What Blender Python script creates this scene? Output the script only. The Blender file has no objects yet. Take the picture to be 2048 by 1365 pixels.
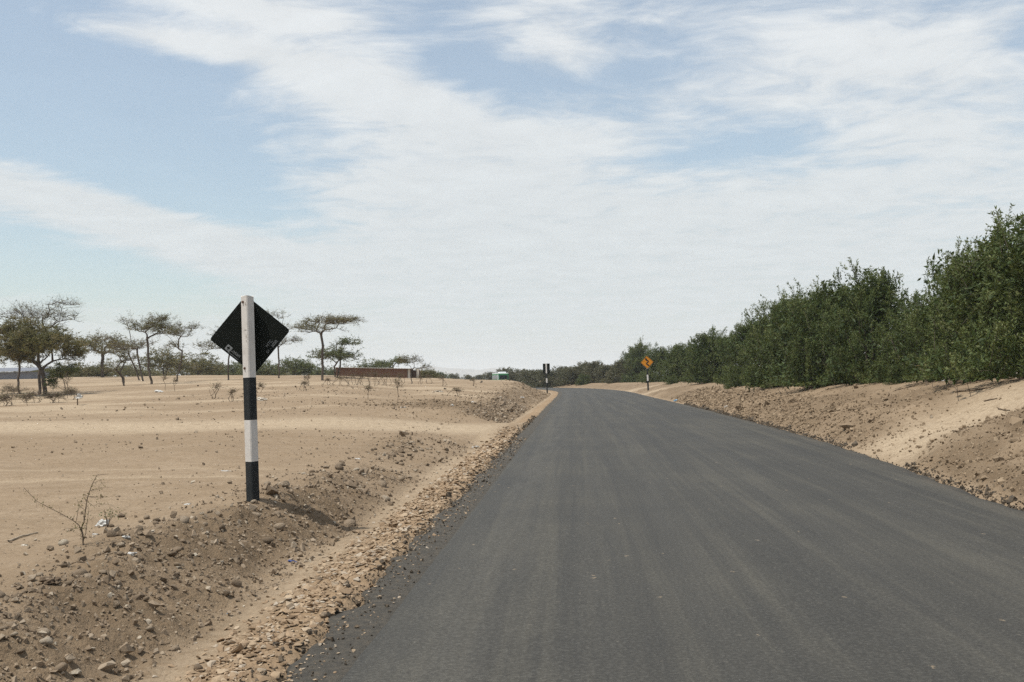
import bpy, bmesh, math, random
import numpy as np
from mathutils import Matrix, Vector, Euler

R = math.radians
rng = np.random.default_rng(7)
random.seed(7)
scene = bpy.context.scene
COL = scene.collection

# ------------------------------------------------------------------ camera
EYE = Vector((0.0, 0.0, 1.7))
FPX, PW, PH = 2000.0, 2048.0, 1365.0
cam_d = bpy.data.cameras.new('camera')
cam_d.sensor_width = 36.0
cam_d.lens = 36.0 * FPX / PW
cam_d.clip_start, cam_d.clip_end = 0.05, 60000.0
cam = bpy.data.objects.new('camera', cam_d)
CROT = Matrix.Rotation(R(3.576), 3, 'Z') @ Matrix.Rotation(R(90 + 2.139), 3, 'X') @ Matrix.Rotation(R(-1.0), 3, 'Z')
cam.matrix_world = Matrix.Translation(EYE) @ CROT.to_4x4()
COL.objects.link(cam)
scene.camera = cam

def ray(px, py):
    return CROT @ Vector(((px - PW / 2) / FPX, -(py - PH / 2) / FPX, -1.0))
def at(px, py, D):
    """the point seen at a photo pixel, D metres ahead along the road"""
    d = ray(px, py)
    return EYE + d * (D / d.y)

# ------------------------------------------------------------------ sun, sky, exposure
SUN_EL, SUN_AZ = R(66), math.atan2(-0.82, -0.57)      # azimuth clockwise from +Y
sun_d = bpy.data.lights.new('sun', 'SUN')
sun_d.energy, sun_d.angle, sun_d.color = 4.3, R(0.55), (1.0, 0.955, 0.88)
sun = bpy.data.objects.new('sun', sun_d)
sdir = Vector((math.cos(SUN_EL) * math.sin(SUN_AZ), math.cos(SUN_EL) * math.cos(SUN_AZ), math.sin(SUN_EL)))
sun.rotation_euler = sdir.to_track_quat('Z', 'Y').to_euler()
sun.location = (-20, -10, 40)
COL.objects.link(sun)

scene.view_settings.view_transform = 'Standard'
scene.view_settings.look = 'None'
scene.view_settings.exposure = 0.0
scene.view_settings.gamma = 1.0
scene.view_settings.use_curve_mapping = False
scene.render.engine = 'CYCLES'
scene.cycles.use_denoising = False
scene.cycles.max_bounces = 6
scene.cycles.transparent_max_bounces = 8
scene.cycles.volume_bounces = 1

class NT:
    """small node-building helper"""
    def __init__(self, tree):
        self.t = tree
        tree.nodes.clear()
    def n(self, kind, **kw):
        nd = self.t.nodes.new(kind)
        for k, v in kw.items():
            setattr(nd, k, v)
        return nd
    def put(self, sock, v):
        if isinstance(v, bpy.types.NodeSocket):
            self.t.links.new(v, sock)
        else:
            sock.default_value = v
    def math(self, op, a, b=None, c=None, clamp=False):
        nd = self.n('ShaderNodeMath', operation=op, use_clamp=clamp)
        self.put(nd.inputs[0], a)
        if b is not None: self.put(nd.inputs[1], b)
        if c is not None: self.put(nd.inputs[2], c)
        return nd.outputs[0]
    def vmath(self, op, a, b=None, out=0):
        nd = self.n('ShaderNodeVectorMath', operation=op)
        self.put(nd.inputs[0], a)
        if b is not None: self.put(nd.inputs[1], b)
        return nd.outputs[out]
    def mapping(self, v, loc=(0, 0, 0), rot=(0, 0, 0), sc=(1, 1, 1), kind='POINT'):
        nd = self.n('ShaderNodeMapping', vector_type=kind)
        self.put(nd.inputs['Vector'], v)
        nd.inputs['Location'].default_value = loc
        nd.inputs['Rotation'].default_value = rot
        nd.inputs['Scale'].default_value = sc
        return nd.outputs[0]
    def noise(self, v, scale, detail=4, rough=0.55, dist=0.0, out='Fac'):
        nd = self.n('ShaderNodeTexNoise')
        self.put(nd.inputs['Vector'], v)
        nd.inputs['Scale'].default_value = scale
        nd.inputs['Detail'].default_value = detail
        nd.inputs['Roughness'].default_value = rough
        nd.inputs['Distortion'].default_value = dist
        return nd.outputs[out]
    def voronoi(self, v, scale, feature='F1', rand=1.0, out='Distance'):
        nd = self.n('ShaderNodeTexVoronoi', feature=feature)
        self.put(nd.inputs['Vector'], v)
        nd.inputs['Scale'].default_value = scale
        nd.inputs['Randomness'].default_value = rand
        return nd.outputs[out]
    def ramp(self, f, stops, interp='LINEAR'):
        nd = self.n('ShaderNodeValToRGB')
        self.put(nd.inputs[0], f)
        cr = nd.color_ramp
        cr.interpolation = interp
        while len(cr.elements) < len(stops): cr.elements.new(0.5)
        for e, (p, c) in zip(cr.elements, stops):
            e.position = p
            e.color = (c, c, c, 1) if not hasattr(c, '__len__') else (*c, 1)
        return nd.outputs[0]
    def maprange(self, v, a, b, c=0.0, d=1.0, smooth=False):
        nd = self.n('ShaderNodeMapRange')
        nd.interpolation_type = 'SMOOTHSTEP' if smooth else 'LINEAR'
        self.put(nd.inputs[0], v)
        for i, x in enumerate((a, b, c, d)): self.put(nd.inputs[i + 1], x)
        return nd.outputs[0]
    def mix(self, f, a, b, mode='MIX'):
        nd = self.n('ShaderNodeMix', data_type='RGBA', blend_type=mode)
        self.put(nd.inputs[0], f)
        for s, v in ((nd.inputs[6], a), (nd.inputs[7], b)):
            if isinstance(v, tuple) and len(v) == 3: v = (*v, 1)
            self.put(s, v)
        return nd.outputs[2]
    def bump(self, h, strength=0.5, dist=0.02, normal=None):
        nd = self.n('ShaderNodeBump')
        nd.inputs['Strength'].default_value = strength
        nd.inputs['Distance'].default_value = dist
        self.put(nd.inputs['Height'], h)
        if normal is not None: self.put(nd.inputs['Normal'], normal)
        return nd.outputs[0]
    def attr(self, name, out='Fac'):
        return self.n('ShaderNodeAttribute', attribute_name=name).outputs[out]

def build_world():
    w = bpy.data.worlds.new('World')
    scene.world = w
    w.cycles.sampling_method = 'MANUAL'
    w.cycles.sample_map_resolution = 256
    w.use_nodes = True
    N = NT(w.node_tree)
    d = N.n('ShaderNodeTexCoord').outputs['Generated']
    sky = N.n('ShaderNodeTexSky', sky_type='NISHITA')
    sky.sun_disc = False
    sky.sun_elevation, sky.sun_rotation = SUN_EL, SUN_AZ
    sky.air_density, sky.dust_density, sky.ozone_density = 1.0, 1.6, 1.0
    skyc = N.mix(1.0, sky.outputs[0], (0.149, 0.157, 0.147), 'MULTIPLY')
    sep = N.n('ShaderNodeSeparateXYZ'); N.put(sep.inputs[0], d)
    X, Y, Z = sep.outputs
    az = N.math('ARCTAN2', X, Y)
    el = N.math('ARCSINE', Z)
    ae = N.n('ShaderNodeCombineXYZ'); N.put(ae.inputs[0], az); N.put(ae.inputs[1], el)
    ae = ae.outputs[0]
    # the cloud sheet overhead, seen in perspective
    den = N.math('ADD', N.math('MAXIMUM', Z, 0.0), 0.10)
    cp = N.n('ShaderNodeCombineXYZ')
    N.put(cp.inputs[0], N.math('DIVIDE', X, den)); N.put(cp.inputs[1], N.math('DIVIDE', Y, den))
    cp = cp.outputs[0]
    warp = N.noise(cp, 1.3, 3, out='Color')
    cpw = N.vmath('ADD', cp, N.vmath('SCALE', N.vmath('SUBTRACT', warp, (0.5, 0.5, 0.5)), None))
    cpw.node.inputs[1].links[0].from_node.inputs['Scale'].default_value = 0.55
    fib = N.noise(N.mapping(cpw, rot=(0, 0, R(34)), sc=(0.9, 2.3, 1)), 1.7, 8, 0.68)      # fibrous cirrus
    puff = N.noise(N.mapping(cpw, loc=(3, 1, 0)), 6.5, 5, 0.6)                             # altocumulus rolls
    big = N.noise(N.mapping(cp, loc=(7.3, 2.2, 0)), 0.33, 3, 0.5)
    # cloud banks: (px, py, half width, half height, tilt degrees, amount)
    banks = [(190, 190, 300, 170, 0, -1.25), (120, 540, 260, 48, 7, -1.15), (420, 385, 190, 60, 14, -1.0),
             (700, 265, 90, 22, -5, -0.18), (960, 150, 120, 48, 10, -0.85), (800, 45, 170, 38, 0, -0.45),
             (1470, 290, 190, 50, -3, -0.95), (1275, 130, 150, 30, -12, -0.5), (2060, 80, 60, 40, 0, -0.3),
             (720, 165, 270, 62, 18, 0.75), (900, 330, 330, 130, 6, 0.42), (190, 418, 290, 40, 13, 1.5),
             (480, 520, 170, 38, 6, 0.4), (360, 84, 200, 26, 5, 1.15), (540, 20, 200, 26, 6, 0.8),
             (1800, 160, 330, 150, 0, 0.55), (1110, 90, 110, 60, 20, 0.45), (1500, 480, 760, 170, 0, 0.55), (900, 520, 500, 130, 0, 0.3)]
    cov = N.math('MULTIPLY_ADD', big, 0.5, 0.22)
    for (px, py, sx, sy, tilt, amt) in banks:
        v = ray(px, py).normalized()
        a0, e0 = math.atan2(v.x, v.y), math.asin(v.z)
        m = N.mapping(ae, loc=(a0, e0, 0), rot=(0, 0, R(-tilt)), sc=(sx / FPX, sy / FPX, 1), kind='TEXTURE')
        q = N.math('MULTIPLY', N.vmath('DOT_PRODUCT', m, m, out=1), -0.85)
        cov = N.math('MULTIPLY_ADD', N.math('EXPONENT', q), amt, cov)
    lowz = N.math('EXPONENT', N.math('MULTIPLY', N.math('MAXIMUM', el, 0.0), -11.0))
    cov = N.math('MULTIPLY_ADD', lowz, 0.35, cov)
    tex = N.math('MULTIPLY_ADD', N.math('SUBTRACT', fib, 0.5), 2.1, N.math('MULTIPLY', N.math('SUBTRACT', puff, 0.5), 1.1))
    c = N.math('MULTIPLY_ADD', tex, N.maprange(el, 0.02, 0.16, 0.35, 1.15), cov)
    alpha = N.maprange(c, 0.05, 1.18, 0.0, 1.0, True)
    alpha = N.math('MULTIPLY_ADD', alpha, 0.72, 0.23)
    shade = N.math('ADD', N.math('MULTIPLY_ADD', N.math('SUBTRACT', puff, 0.5), 0.22, 0.97), N.math('MULTIPLY', N.math('SUBTRACT', fib, 0.5), 0.16))
    tone = N.maprange(el, 0.0, 0.33, 0.0, 1.0)
    ccol = N.mix(tone, (0.66, 0.715, 0.735), (0.82, 0.85, 0.865))
    ccol = N.vmath('SCALE', ccol, None); N.put(ccol.node.inputs['Scale'], shade)
    final = N.mix(alpha, skyc, ccol)
    bg = N.n('ShaderNodeBackground'); N.put(bg.inputs[0], final)
    bg.inputs[1].default_value = 1.0
    out = N.n('ShaderNodeOutputWorld')
    w.node_tree.links.new(bg.outputs[0], out.inputs[0])
build_world()

# ------------------------------------------------------------------ general helpers
def tag(o, label=None, cat=None, group=None, kind=None):
    if label: o['label'] = label
    if cat: o['category'] = cat
    if group: o['group'] = group
    if kind: o['kind'] = kind
    return o

def empty(name, loc, rz=0.0, tilt=(0, 0)):
    o = bpy.data.objects.new(name, None)
    o.empty_display_size = 0.2
    o.location = loc
    o.rotation_euler = (tilt[0], tilt[1], rz)
    COL.objects.link(o)
    return o

def link(name, me, mat=None, parent=None):
    o = bpy.data.objects.new(name, me)
    COL.objects.link(o)
    if mat is not None and not me.materials: me.materials.append(mat)
    if parent is not None: o.parent = parent
    return o

def npmesh(name, V, Fc, smooth=False, attrs=None):
    """mesh from numpy verts (n,3) and faces (m,k), all of k corners"""
    V = np.asarray(V, dtype=np.float32); Fc = np.asarray(Fc, dtype=np.int32)
    me = bpy.data.meshes.new(name)
    k = Fc.shape[1]
    me.vertices.add(len(V)); me.vertices.foreach_set('co', V.ravel())
    me.loops.add(Fc.size); me.loops.foreach_set('vertex_index', Fc.ravel())
    me.polygons.add(len(Fc))
    me.polygons.foreach_set('loop_start', np.arange(0, Fc.size, k, dtype=np.int32))
    me.polygons.foreach_set('use_smooth', np.full(len(Fc), smooth))
    if attrs:
        for nm, a in attrs.items():
            at_ = me.attributes.new(nm, 'FLOAT', 'POINT')
            at_.data.foreach_set('value', np.asarray(a, dtype=np.float32).ravel())
    me.update(calc_edges=True)
    return me

def bmmesh(name, bm, smooth=False):
    me = bpy.data.meshes.new(name)
    bmesh.ops.recalc_face_normals(bm, faces=bm.faces)
    bm.to_mesh(me); bm.free()
    if smooth:
        for p in me.polygons: p.use_smooth = True
    return me

def bm_box(bm, c, s, bev=0.0, rot=None):
    r = bmesh.ops.create_cube(bm, size=1.0)
    vs = r['verts']
    for v in vs: v.co = Vector((v.co.x * s[0], v.co.y * s[1], v.co.z * s[2]))
    if bev > 0:
        es = list({e for v in vs for e in v.link_edges})
        rr = bmesh.ops.bevel(bm, geom=es, offset=bev, segments=2, affect='EDGES', profile=0.6)
        vs = list({v for f in rr['faces'] for v in f.verts} | {v for v in vs if v.is_valid})
    for v in vs:
        if rot is not None: v.co = rot @ v.co
        v.co += Vector(c)
    return vs

def box_mesh(name, c, s, bev=0.0, rot=None):
    bm = bmesh.new(); bm_box(bm, c, s, bev, rot)
    return bmmesh(name, bm)

def prism_mesh(name, pts2, y0, y1, smooth=False):
    """outline in the local XZ plane extruded along Y"""
    bm = bmesh.new()
    a = [bm.verts.new((x, y0, z)) for x, z in pts2]
    b = [bm.verts.new((x, y1, z)) for x, z in pts2]
    bm.faces.new(a); bm.faces.new(list(reversed(b)))
    n = len(a)
    for i in range(n): bm.faces.new((a[i], b[i], b[(i + 1) % n], a[(i + 1) % n]))
    return bmmesh(name, bm, smooth)

# smooth value noise in numpy
def _h(ix, iy, s):
    n = (ix.astype(np.int64) * 374761393 + iy.astype(np.int64) * 668265263 + s * 974634777) & 0xffffffff
    n = ((n ^ (n >> 13)) * 1274126177) & 0xffffffff
    n = n ^ (n >> 16)
    return (n & 0xffff) / 65535.0
def vn(x, y, s=0):
    x = np.asarray(x, float); y = np.asarray(y, float)
    ix, iy = np.floor(x), np.floor(y)
    fx, fy = x - ix, y - iy
    fx = fx * fx * fx * (fx * (fx * 6 - 15) + 10); fy = fy * fy * fy * (fy * (fy * 6 - 15) + 10)
    a, b = _h(ix, iy, s), _h(ix + 1, iy, s)
    c, d = _h(ix, iy + 1, s), _h(ix + 1, iy + 1, s)
    return (a + (b - a) * fx) * (1 - fy) + (c + (d - c) * fx) * fy - 0.5
def fbm(x, y, s=0, o=4, g=0.5):
    t, a, f = 0.0, 1.0, 1.0
    for i in range(o):
        t = t + a * vn(x * f + 17.3 * i, y * f - 9.1 * i, s + i)
        a *= g; f *= 2.03
    return t
def sstep(a, b, x):
    t = np.clip((np.asarray(x, float) - a) / (b - a), 0, 1)
    return t * t * (3 - 2 * t)
def smooth_interp(x, xp, fp):
    """monotone-ish cubic interpolation (Catmull-Rom on uneven knots)"""
    xp = np.asarray(xp, float); fp = np.asarray(fp, float)
    m = np.gradient(fp, xp)
    x = np.clip(np.asarray(x, float), xp[0], xp[-1])
    i = np.clip(np.searchsorted(xp, x, side='right') - 1, 0, len(xp) - 2)
    h = xp[i + 1] - xp[i]; t = (x - xp[i]) / h
    t2, t3 = t * t, t * t * t
    return (2*t3 - 3*t2 + 1) * fp[i] + (t3 - 2*t2 + t) * h * m[i] + (-2*t3 + 3*t2) * fp[i+1] + (t3 - t2) * h * m[i+1]

# ------------------------------------------------------------------ the lie of the land
def xr(Y):   # right edge of the asphalt
    return smooth_interp(Y, [-60, 0, 5, 11.5, 21.3, 37.4, 80, 119, 138, 153, 165, 200, 235, 300, 420],
                            [4.4, 4.55, 4.8, 5.17, 5.87, 6.19, 6.03, 5.4, 3.7, 1.2, -1.5, -9, -15, -24, -36])
def xl(Y):   # seam at the left edge of the new asphalt mat
    return smooth_interp(Y, [-60, 0, 60, 100, 119, 138, 153, 165, 200, 235, 300, 420],
                            [-1.36, -1.36, -1.36, -1.4, -1.75, -3.6, -6.2, -8.9, -16.5, -22.5, -31.5, -43.5])
def zroad(Y):
    Y = np.asarray(Y, float)
    return -0.35 * sstep(150, 230, Y)
SHW = 0.34      # dark shoulder strip beside the mat
TK = [-0.60, -0.42, -0.27, -0.15, -0.075, -0.03, 0.0]
YK = [0, 12, 20, 30, 45, 60, 75, 90, 110, 130, 170, 230, 400, 1500]
ZK = np.array([[.2, .25, .38, .55, .72, .95, 1.40, 2.0, 2.6, 2.8, 2.2, 1.6, 1.0, 0],
               [.2, .25, .32, .47, .79, 1.18, 1.62, 2.1, 2.65, 2.8, 2.2, 1.6, 1.0, 0],
               [.2, .25, .30, .42, .88, 1.30, 1.75, 2.05, 2.4, 2.4, 2.0, 1.5, 1.0, 0],
               [.2, .25, .30, .38, .69, .95, 1.25, 1.5, 1.85, 1.9, 1.5, 1.2, 0.8, 0],
               [.2, .25, .28, .27, .45, .70, .90, 1.15, 1.50, 1.4, 1.0, .8, 0.6, 0],
               [.2, .25, .28, .22, .30, .40, .5, .7, .95, .8, .5, .3, .3, 0],
               [.2, .25, .28, .22, .30, .35, .4, .4, .4, .3, .2, .2, .2, 0]])
def zplain(X, Y):
    Yc = np.maximum(Y, 4.0)
    t = np.clip(X / Yc, TK[0], TK[-1])
    cols = np.stack([smooth_interp(Yc, YK, ZK[i]) for i in range(len(TK))])
    i = np.clip(np.searchsorted(TK, t, side='right') - 1, 0, len(TK) - 2)
    tk = np.array(TK)
    f = (t - tk[i]) / (tk[i + 1] - tk[i]); f = f * f * (3 - 2 * f)
    a = np.take_along_axis(cols, i[None], 0)[0]; b = np.take_along_axis(cols, (i + 1)[None], 0)[0]
    return a + (b - a) * f
HB = ([-40, 0, 10, 20, 30, 45, 60, 100, 140, 200, 400, 1500], [1.2, 1.3, 1.25, 1.12, 1.0, .90, .84, .85, .5, .3, .3, 0], [1.7, 1.7, 1.7, 1.62, 1.42, 1.18, 1.05, 1.10, .8, .6, .5, 0])

def terrain(X, Y, masks=False):
    X = np.asarray(X, float); Y = np.asarray(Y, float)
    XL, XR, ZR = xl(Y), xr(Y), zroad(Y)
    u = (XL - SHW) - X
    v = X - XR
    far = sstep(60, 200, np.hypot(X, Y))
    # ---- left of the road: gravel, shallow ditch, berm, plain
    wob = 0.35 * fbm(Y / 4.2, Y * 0 + 3.3, 11, 3)
    uu = u + wob * sstep(0.5, 1.3, u)
    gap = sstep(27.5, 30.0, Y) * (1 - sstep(36.5, 40, Y))
    ditch = np.interp(uu, [-1, 0, .22, .5, .9, 1.2, 1.55, 2.0, 3], [0, 0.0, .015, -.04, -.12, -.12, -.03, 0, 0])
    wide = 0.9 * sstep(13, 18, Y) + 0.03 * np.maximum(Y - 55, 0)
    rise = sstep(1.10, 2.15 + wide, uu)
    berm = (0.09 + 0.16 * fbm(X / 2.2, Y / 2.2, 21, 3)) * np.exp(-((uu - 2.25) / 0.62) ** 2) * (1 - 0.7 * sstep(13, 20, Y))
    zl = ditch + (zplain(X, Y) * (1 - 0.30 * sstep(13, 18, Y) * (1 - sstep(3.0, 7.0, uu)) * (1 - sstep(30, 40, Y))) + berm) * rise
    zl = zl * (1 - 0.0) + gap * (1 - sstep(2.0, 6.0, uu)) * ((0.02 + 0.04 * np.clip(uu, 0, 6)) - zl)
    rough_l = np.exp(-((uu - 1.75 - 0.4 * wide) / (0.62 + 0.4 * wide)) ** 2) * (1 - gap) * (1 - 0.3 * sstep(60, 100, Y))
    rough_l = np.maximum(rough_l, 0.9 * sstep(38.5, 40.5, Y) * (1 - sstep(43, 50, Y)) * sstep(0.9, 1.6, uu) * (1 - sstep(4, 8, uu)))
    rough_l = np.clip(rough_l * (1.0 + 1.2 * fbm(X / .9, Y / .9, 31, 3)) * (1 - sstep(12, 16, Y) * (1 - sstep(38, 40, Y)) * (0.35 + 0.9 * sstep(-.15, .2, fbm(X / 1.6, Y / 2.2, 35, 2)))), 0, 1.2)
    # ---- right of the road: bank and terrace
    H = np.interp(Y, HB[0], HB[1]); Hb = np.interp(Y, HB[0], HB[2])
    fan = np.exp(-(((Y - 20.2 - 0.35 * v) / 2.3) ** 4)) * sstep(-0.2, 0.4, v) * (1 - sstep(2.8, 5.2, v))
    fan = np.maximum(fan, np.exp(-(((Y - 92 + 2 * v) / 3.0) ** 2)) * (1 - sstep(2, 3.5, v)))
    fan = np.maximum(fan, np.exp(-(((Y - 112 + 2 * v) / 5.0) ** 2)) * (1 - sstep(2, 3.5, v)))
    vv = v + 0.5 * fbm(Y / 3.1, Y * 0 + 1.7, 41, 3) * sstep(0.3, 1.2, v)
    face = np.interp(vv, [-1, 0, .15, .5, 1.2, 2.2, 3.2, 5], [0, 0, .04, .22, .56, .86, 1, 1])
    zr = face * H * (1 - 0.26 * fan * (1 - sstep(1.8, 4.4, v))) + (Hb - H) * sstep(2.2, 4.8, v)
    rough_r = sstep(0.1, 0.4, v) * (1 - 0.75 * sstep(2.2, 4.2, v)) * (1 - sstep(5, 9, v)) * (1 - fan) * np.clip(0.75 + 1.3 * fbm(X / 1.1, Y / 1.4, 51, 3), 0, 1.2)
    left, right = u > 0, v > 0
    z = np.where(left, zl, np.where(right, zr, -0.09)) + ZR * (1 - sstep(3, 25, np.maximum(u, v)))
    edge = sstep(-0.02, 0.10, np.maximum(u, v))
    z = np.where(left | right, z * edge + (ZR - 0.05) * (1 - edge), ZR - 0.09)
    off = np.maximum(u, v)
    rough = np.where(left, rough_l, np.where(right, rough_r, 0))
    grav = np.where(left, np.exp(-((u - 0.33) / 0.36) ** 4) * (1 - 0.75 * gap), 0)
    det = (0.10 * fbm(X / 5.0, Y / 5.0, 61, 3) * sstep(2.0, 6.0, off)
           + 0.030 * fbm(X / 0.8, Y / 0.8, 71, 3) * sstep(0.3, 1.5, off)
           + rough * (0.12 * fbm(X / .42, Y / .42, 81, 5, 0.66))
           + grav * 0.05 * fbm(X / .22, Y / .22, 91, 3)
           + 0.35 * fbm(X / 28.0, Y / 28.0, 101, 2) * sstep(70, 200, np.abs(X) + 0.3 * Y) )
    # wheel ruts of the dirt track and a thin older track
    yc = 33.5 - 4.5 * sstep(-3, -12, -X * -1) + 0.0 * X
    yt = 33.0 - 4.0 * sstep(2, 14, -X) + 0.5 * np.sin(X / 7.0)
    trk = np.exp(-((Y - yt) / 3.3) ** 4) * left * sstep(0.4, 1.4, u)
    y2 = 15.4 + 0.5 * np.sin(X / 5.0 + 1)
    trk2 = (np.exp(-((Y - y2) / 0.22) ** 2) + 0.6 * np.exp(-((Y - y2 - 1.6) / 0.2) ** 2)) * left * sstep(2.8, 3.8, u)
    rut = np.exp(-((Y - yt - 0.8) / 0.28) ** 2) + np.exp(-((Y - yt + 0.8) / 0.28) ** 2)
    det = det * (1 - 0.7 * np.clip(trk, 0, 1)) - 0.035 * rut * left * sstep(1.5, 3, u) - 0.018 * trk2
    z = z + np.where(off > 0.03, det, 0)
    if not masks: return z
    light = np.clip(trk * 0.9 + trk2 * 0.6 + np.where(right, fan * 0.85, 0), 0, 1)
    pl = np.clip(sstep(-0.15, 0.35, fbm(X / 6.0, Y / 2.6, 111, 4)) * sstep(24, 40, Y), 0, 1) * left
    light = np.maximum(light, 0.75 * pl)
    floor_ = np.where(left, np.exp(-((uu - 0.98) / 0.30) ** 4), 0) * (1 - rough)
    light = np.maximum(light, floor_ * 0.55)
    return z, np.clip(rough, 0, 1), light, grav

def ground_z(x, y):
    return float(terrain(np.array([x]), np.array([y]))[0])
def on_pix(px, py):
    """walk a photo pixel's ray to the ground (used once, to find where a thing stands)"""
    d = ray(px, py)
    Ds = np.geomspace(3.5, 400, 900)
    P = np.array([[EYE[k] + d[k] / d.y * D for k in range(3)] for D in Ds])
    zz = terrain(P[:, 0], P[:, 1])
    below = np.nonzero(P[:, 2] <= zz)[0]
    i = below[0] if len(below) else len(Ds) - 1
    return Vector((P[i, 0], P[i, 1], zz[i]))
def stand(px, D):
    """the ground point at distance D below a photo column"""
    p = at(px, 760, D)
    return Vector((p.x, p.y, ground_z(p.x, p.y)))

# ------------------------------------------------------------------ ground materials
def principled(N, col, rough=0.9, normal=None, spec=0.3):
    b = N.n('ShaderNodeBsdfPrincipled')
    if isinstance(col, tuple) and len(col) == 3: col = (*col, 1)
    N.put(b.inputs['Base Color'], col)
    N.put(b.inputs['Roughness'], rough)
    b.inputs['Specular IOR Level'].default_value = spec
    if normal is not None: N.put(b.inputs['Normal'], normal)
    return b
def newmat(name):
    m = bpy.data.materials.new(name)
    m.use_nodes = True
    return m, NT(m.node_tree)
def finish(m, N, shader):
    o = N.n('ShaderNodeOutputMaterial')
    m.node_tree.links.new(shader if isinstance(shader, bpy.types.NodeSocket) else shader.outputs[0], o.inputs[0])
    return m

def mat_ground():
    m, N = newmat('sandy_soil')
    P = N.n('ShaderNodeTexCoord').outputs['Object']
    rough, light, grav = N.attr('rough'), N.attr('light'), N.attr('gravel')
    big = N.noise(P, 0.22, 5, 0.6)
    mid = N.noise(P, 1.7, 6, 0.65)
    fine = N.noise(P, 22.0, 5, 0.7)
    col = N.ramp(big, [(0.3, (0.265, 0.198, 0.133)), (0.52, (0.325, 0.247, 0.168)), (0.72, (0.375, 0.290, 0.200))])
    band = N.noise(N.mapping(P, sc=(0.12, 0.9, 1)), 1.0, 6, 0.65)
    col = N.mix(N.maprange(band, 0.50, 0.68, 0, 0.8), col, (0.245, 0.180, 0.115))
    col = N.mix(N.maprange(mid, 0.38, 0.66, 0, 0.8), col, (0.270, 0.198, 0.127))
    col = N.mix(N.math('MULTIPLY', light, N.maprange(mid, 0.2, 0.55, 0.65, 1.0)), col, (0.480, 0.385, 0.270))
    dk = N.mix(N.maprange(mid, 0.35, 0.7), (0.150, 0.108, 0.068), (0.245, 0.182, 0.120))
    col = N.mix(N.math('MULTIPLY', rough, 0.92, clamp=True), col, dk)
    col = N.mix(N.math('MULTIPLY', grav, 0.7), col, (0.30, 0.205, 0.122))
    # grit: tiny dark and pale grains lying on the soil
    vd = N.voronoi(P, 26.0)
    vc = N.voronoi(P, 26.0, out='Color')
    sepc = N.n('ShaderNodeSeparateColor'); N.put(sepc.inputs[0], vc)
    grain = N.math('MULTIPLY', N.math('LESS_THAN', vd, 0.27), N.math('GREATER_THAN', sepc.outputs[0], 0.62))
    gcol = N.mix(sepc.outputs[1], (0.14, 0.10, 0.065), (0.50, 0.41, 0.29))
    col = N.mix(N.math('MULTIPLY', grain, 0.75), col, gcol)
    vd2 = N.voronoi(P, 7.0)
    vc2 = N.voronoi(P, 7.0, out='Color')
    sp2 = N.n('ShaderNodeSeparateColor'); N.put(sp2.inputs[0], vc2)
    spk = N.math('MULTIPLY', N.math('LESS_THAN', vd2, 0.16), N.math('GREATER_THAN', sp2.outputs[0], 0.80))
    col = N.mix(N.math('MULTIPLY', spk, N.math('SUBTRACT', 0.8, N.math('MULTIPLY', light, 0.6))), col, (0.12, 0.085, 0.055))
    col = N.mix(N.maprange(fine, 0.36, 0.66, 0.0, 0.5), col, (0.215, 0.15, 0.092))
    lump = N.noise(P, 5.5, 7, 0.68)
    col = N.mix(N.maprange(lump, 0.46, 0.66, 0.0, 0.5), col, (0.20, 0.142, 0.088))
    h = N.math('MULTIPLY_ADD', lump, 1.0, N.math('MULTIPLY', fine, 0.35))
    h = N.math('MULTIPLY_ADD', grain, 0.30, h)
    st = N.math('MULTIPLY_ADD', rough, 0.4, 0.75)
    bn = N.n('ShaderNodeBump'); bn.inputs['Distance'].default_value = 0.055
    N.put(bn.inputs['Height'], h); N.put(bn.inputs['Strength'], st)
    return finish(m, N, principled(N, col, 0.95, bn.outputs[0], 0.12))

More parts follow.
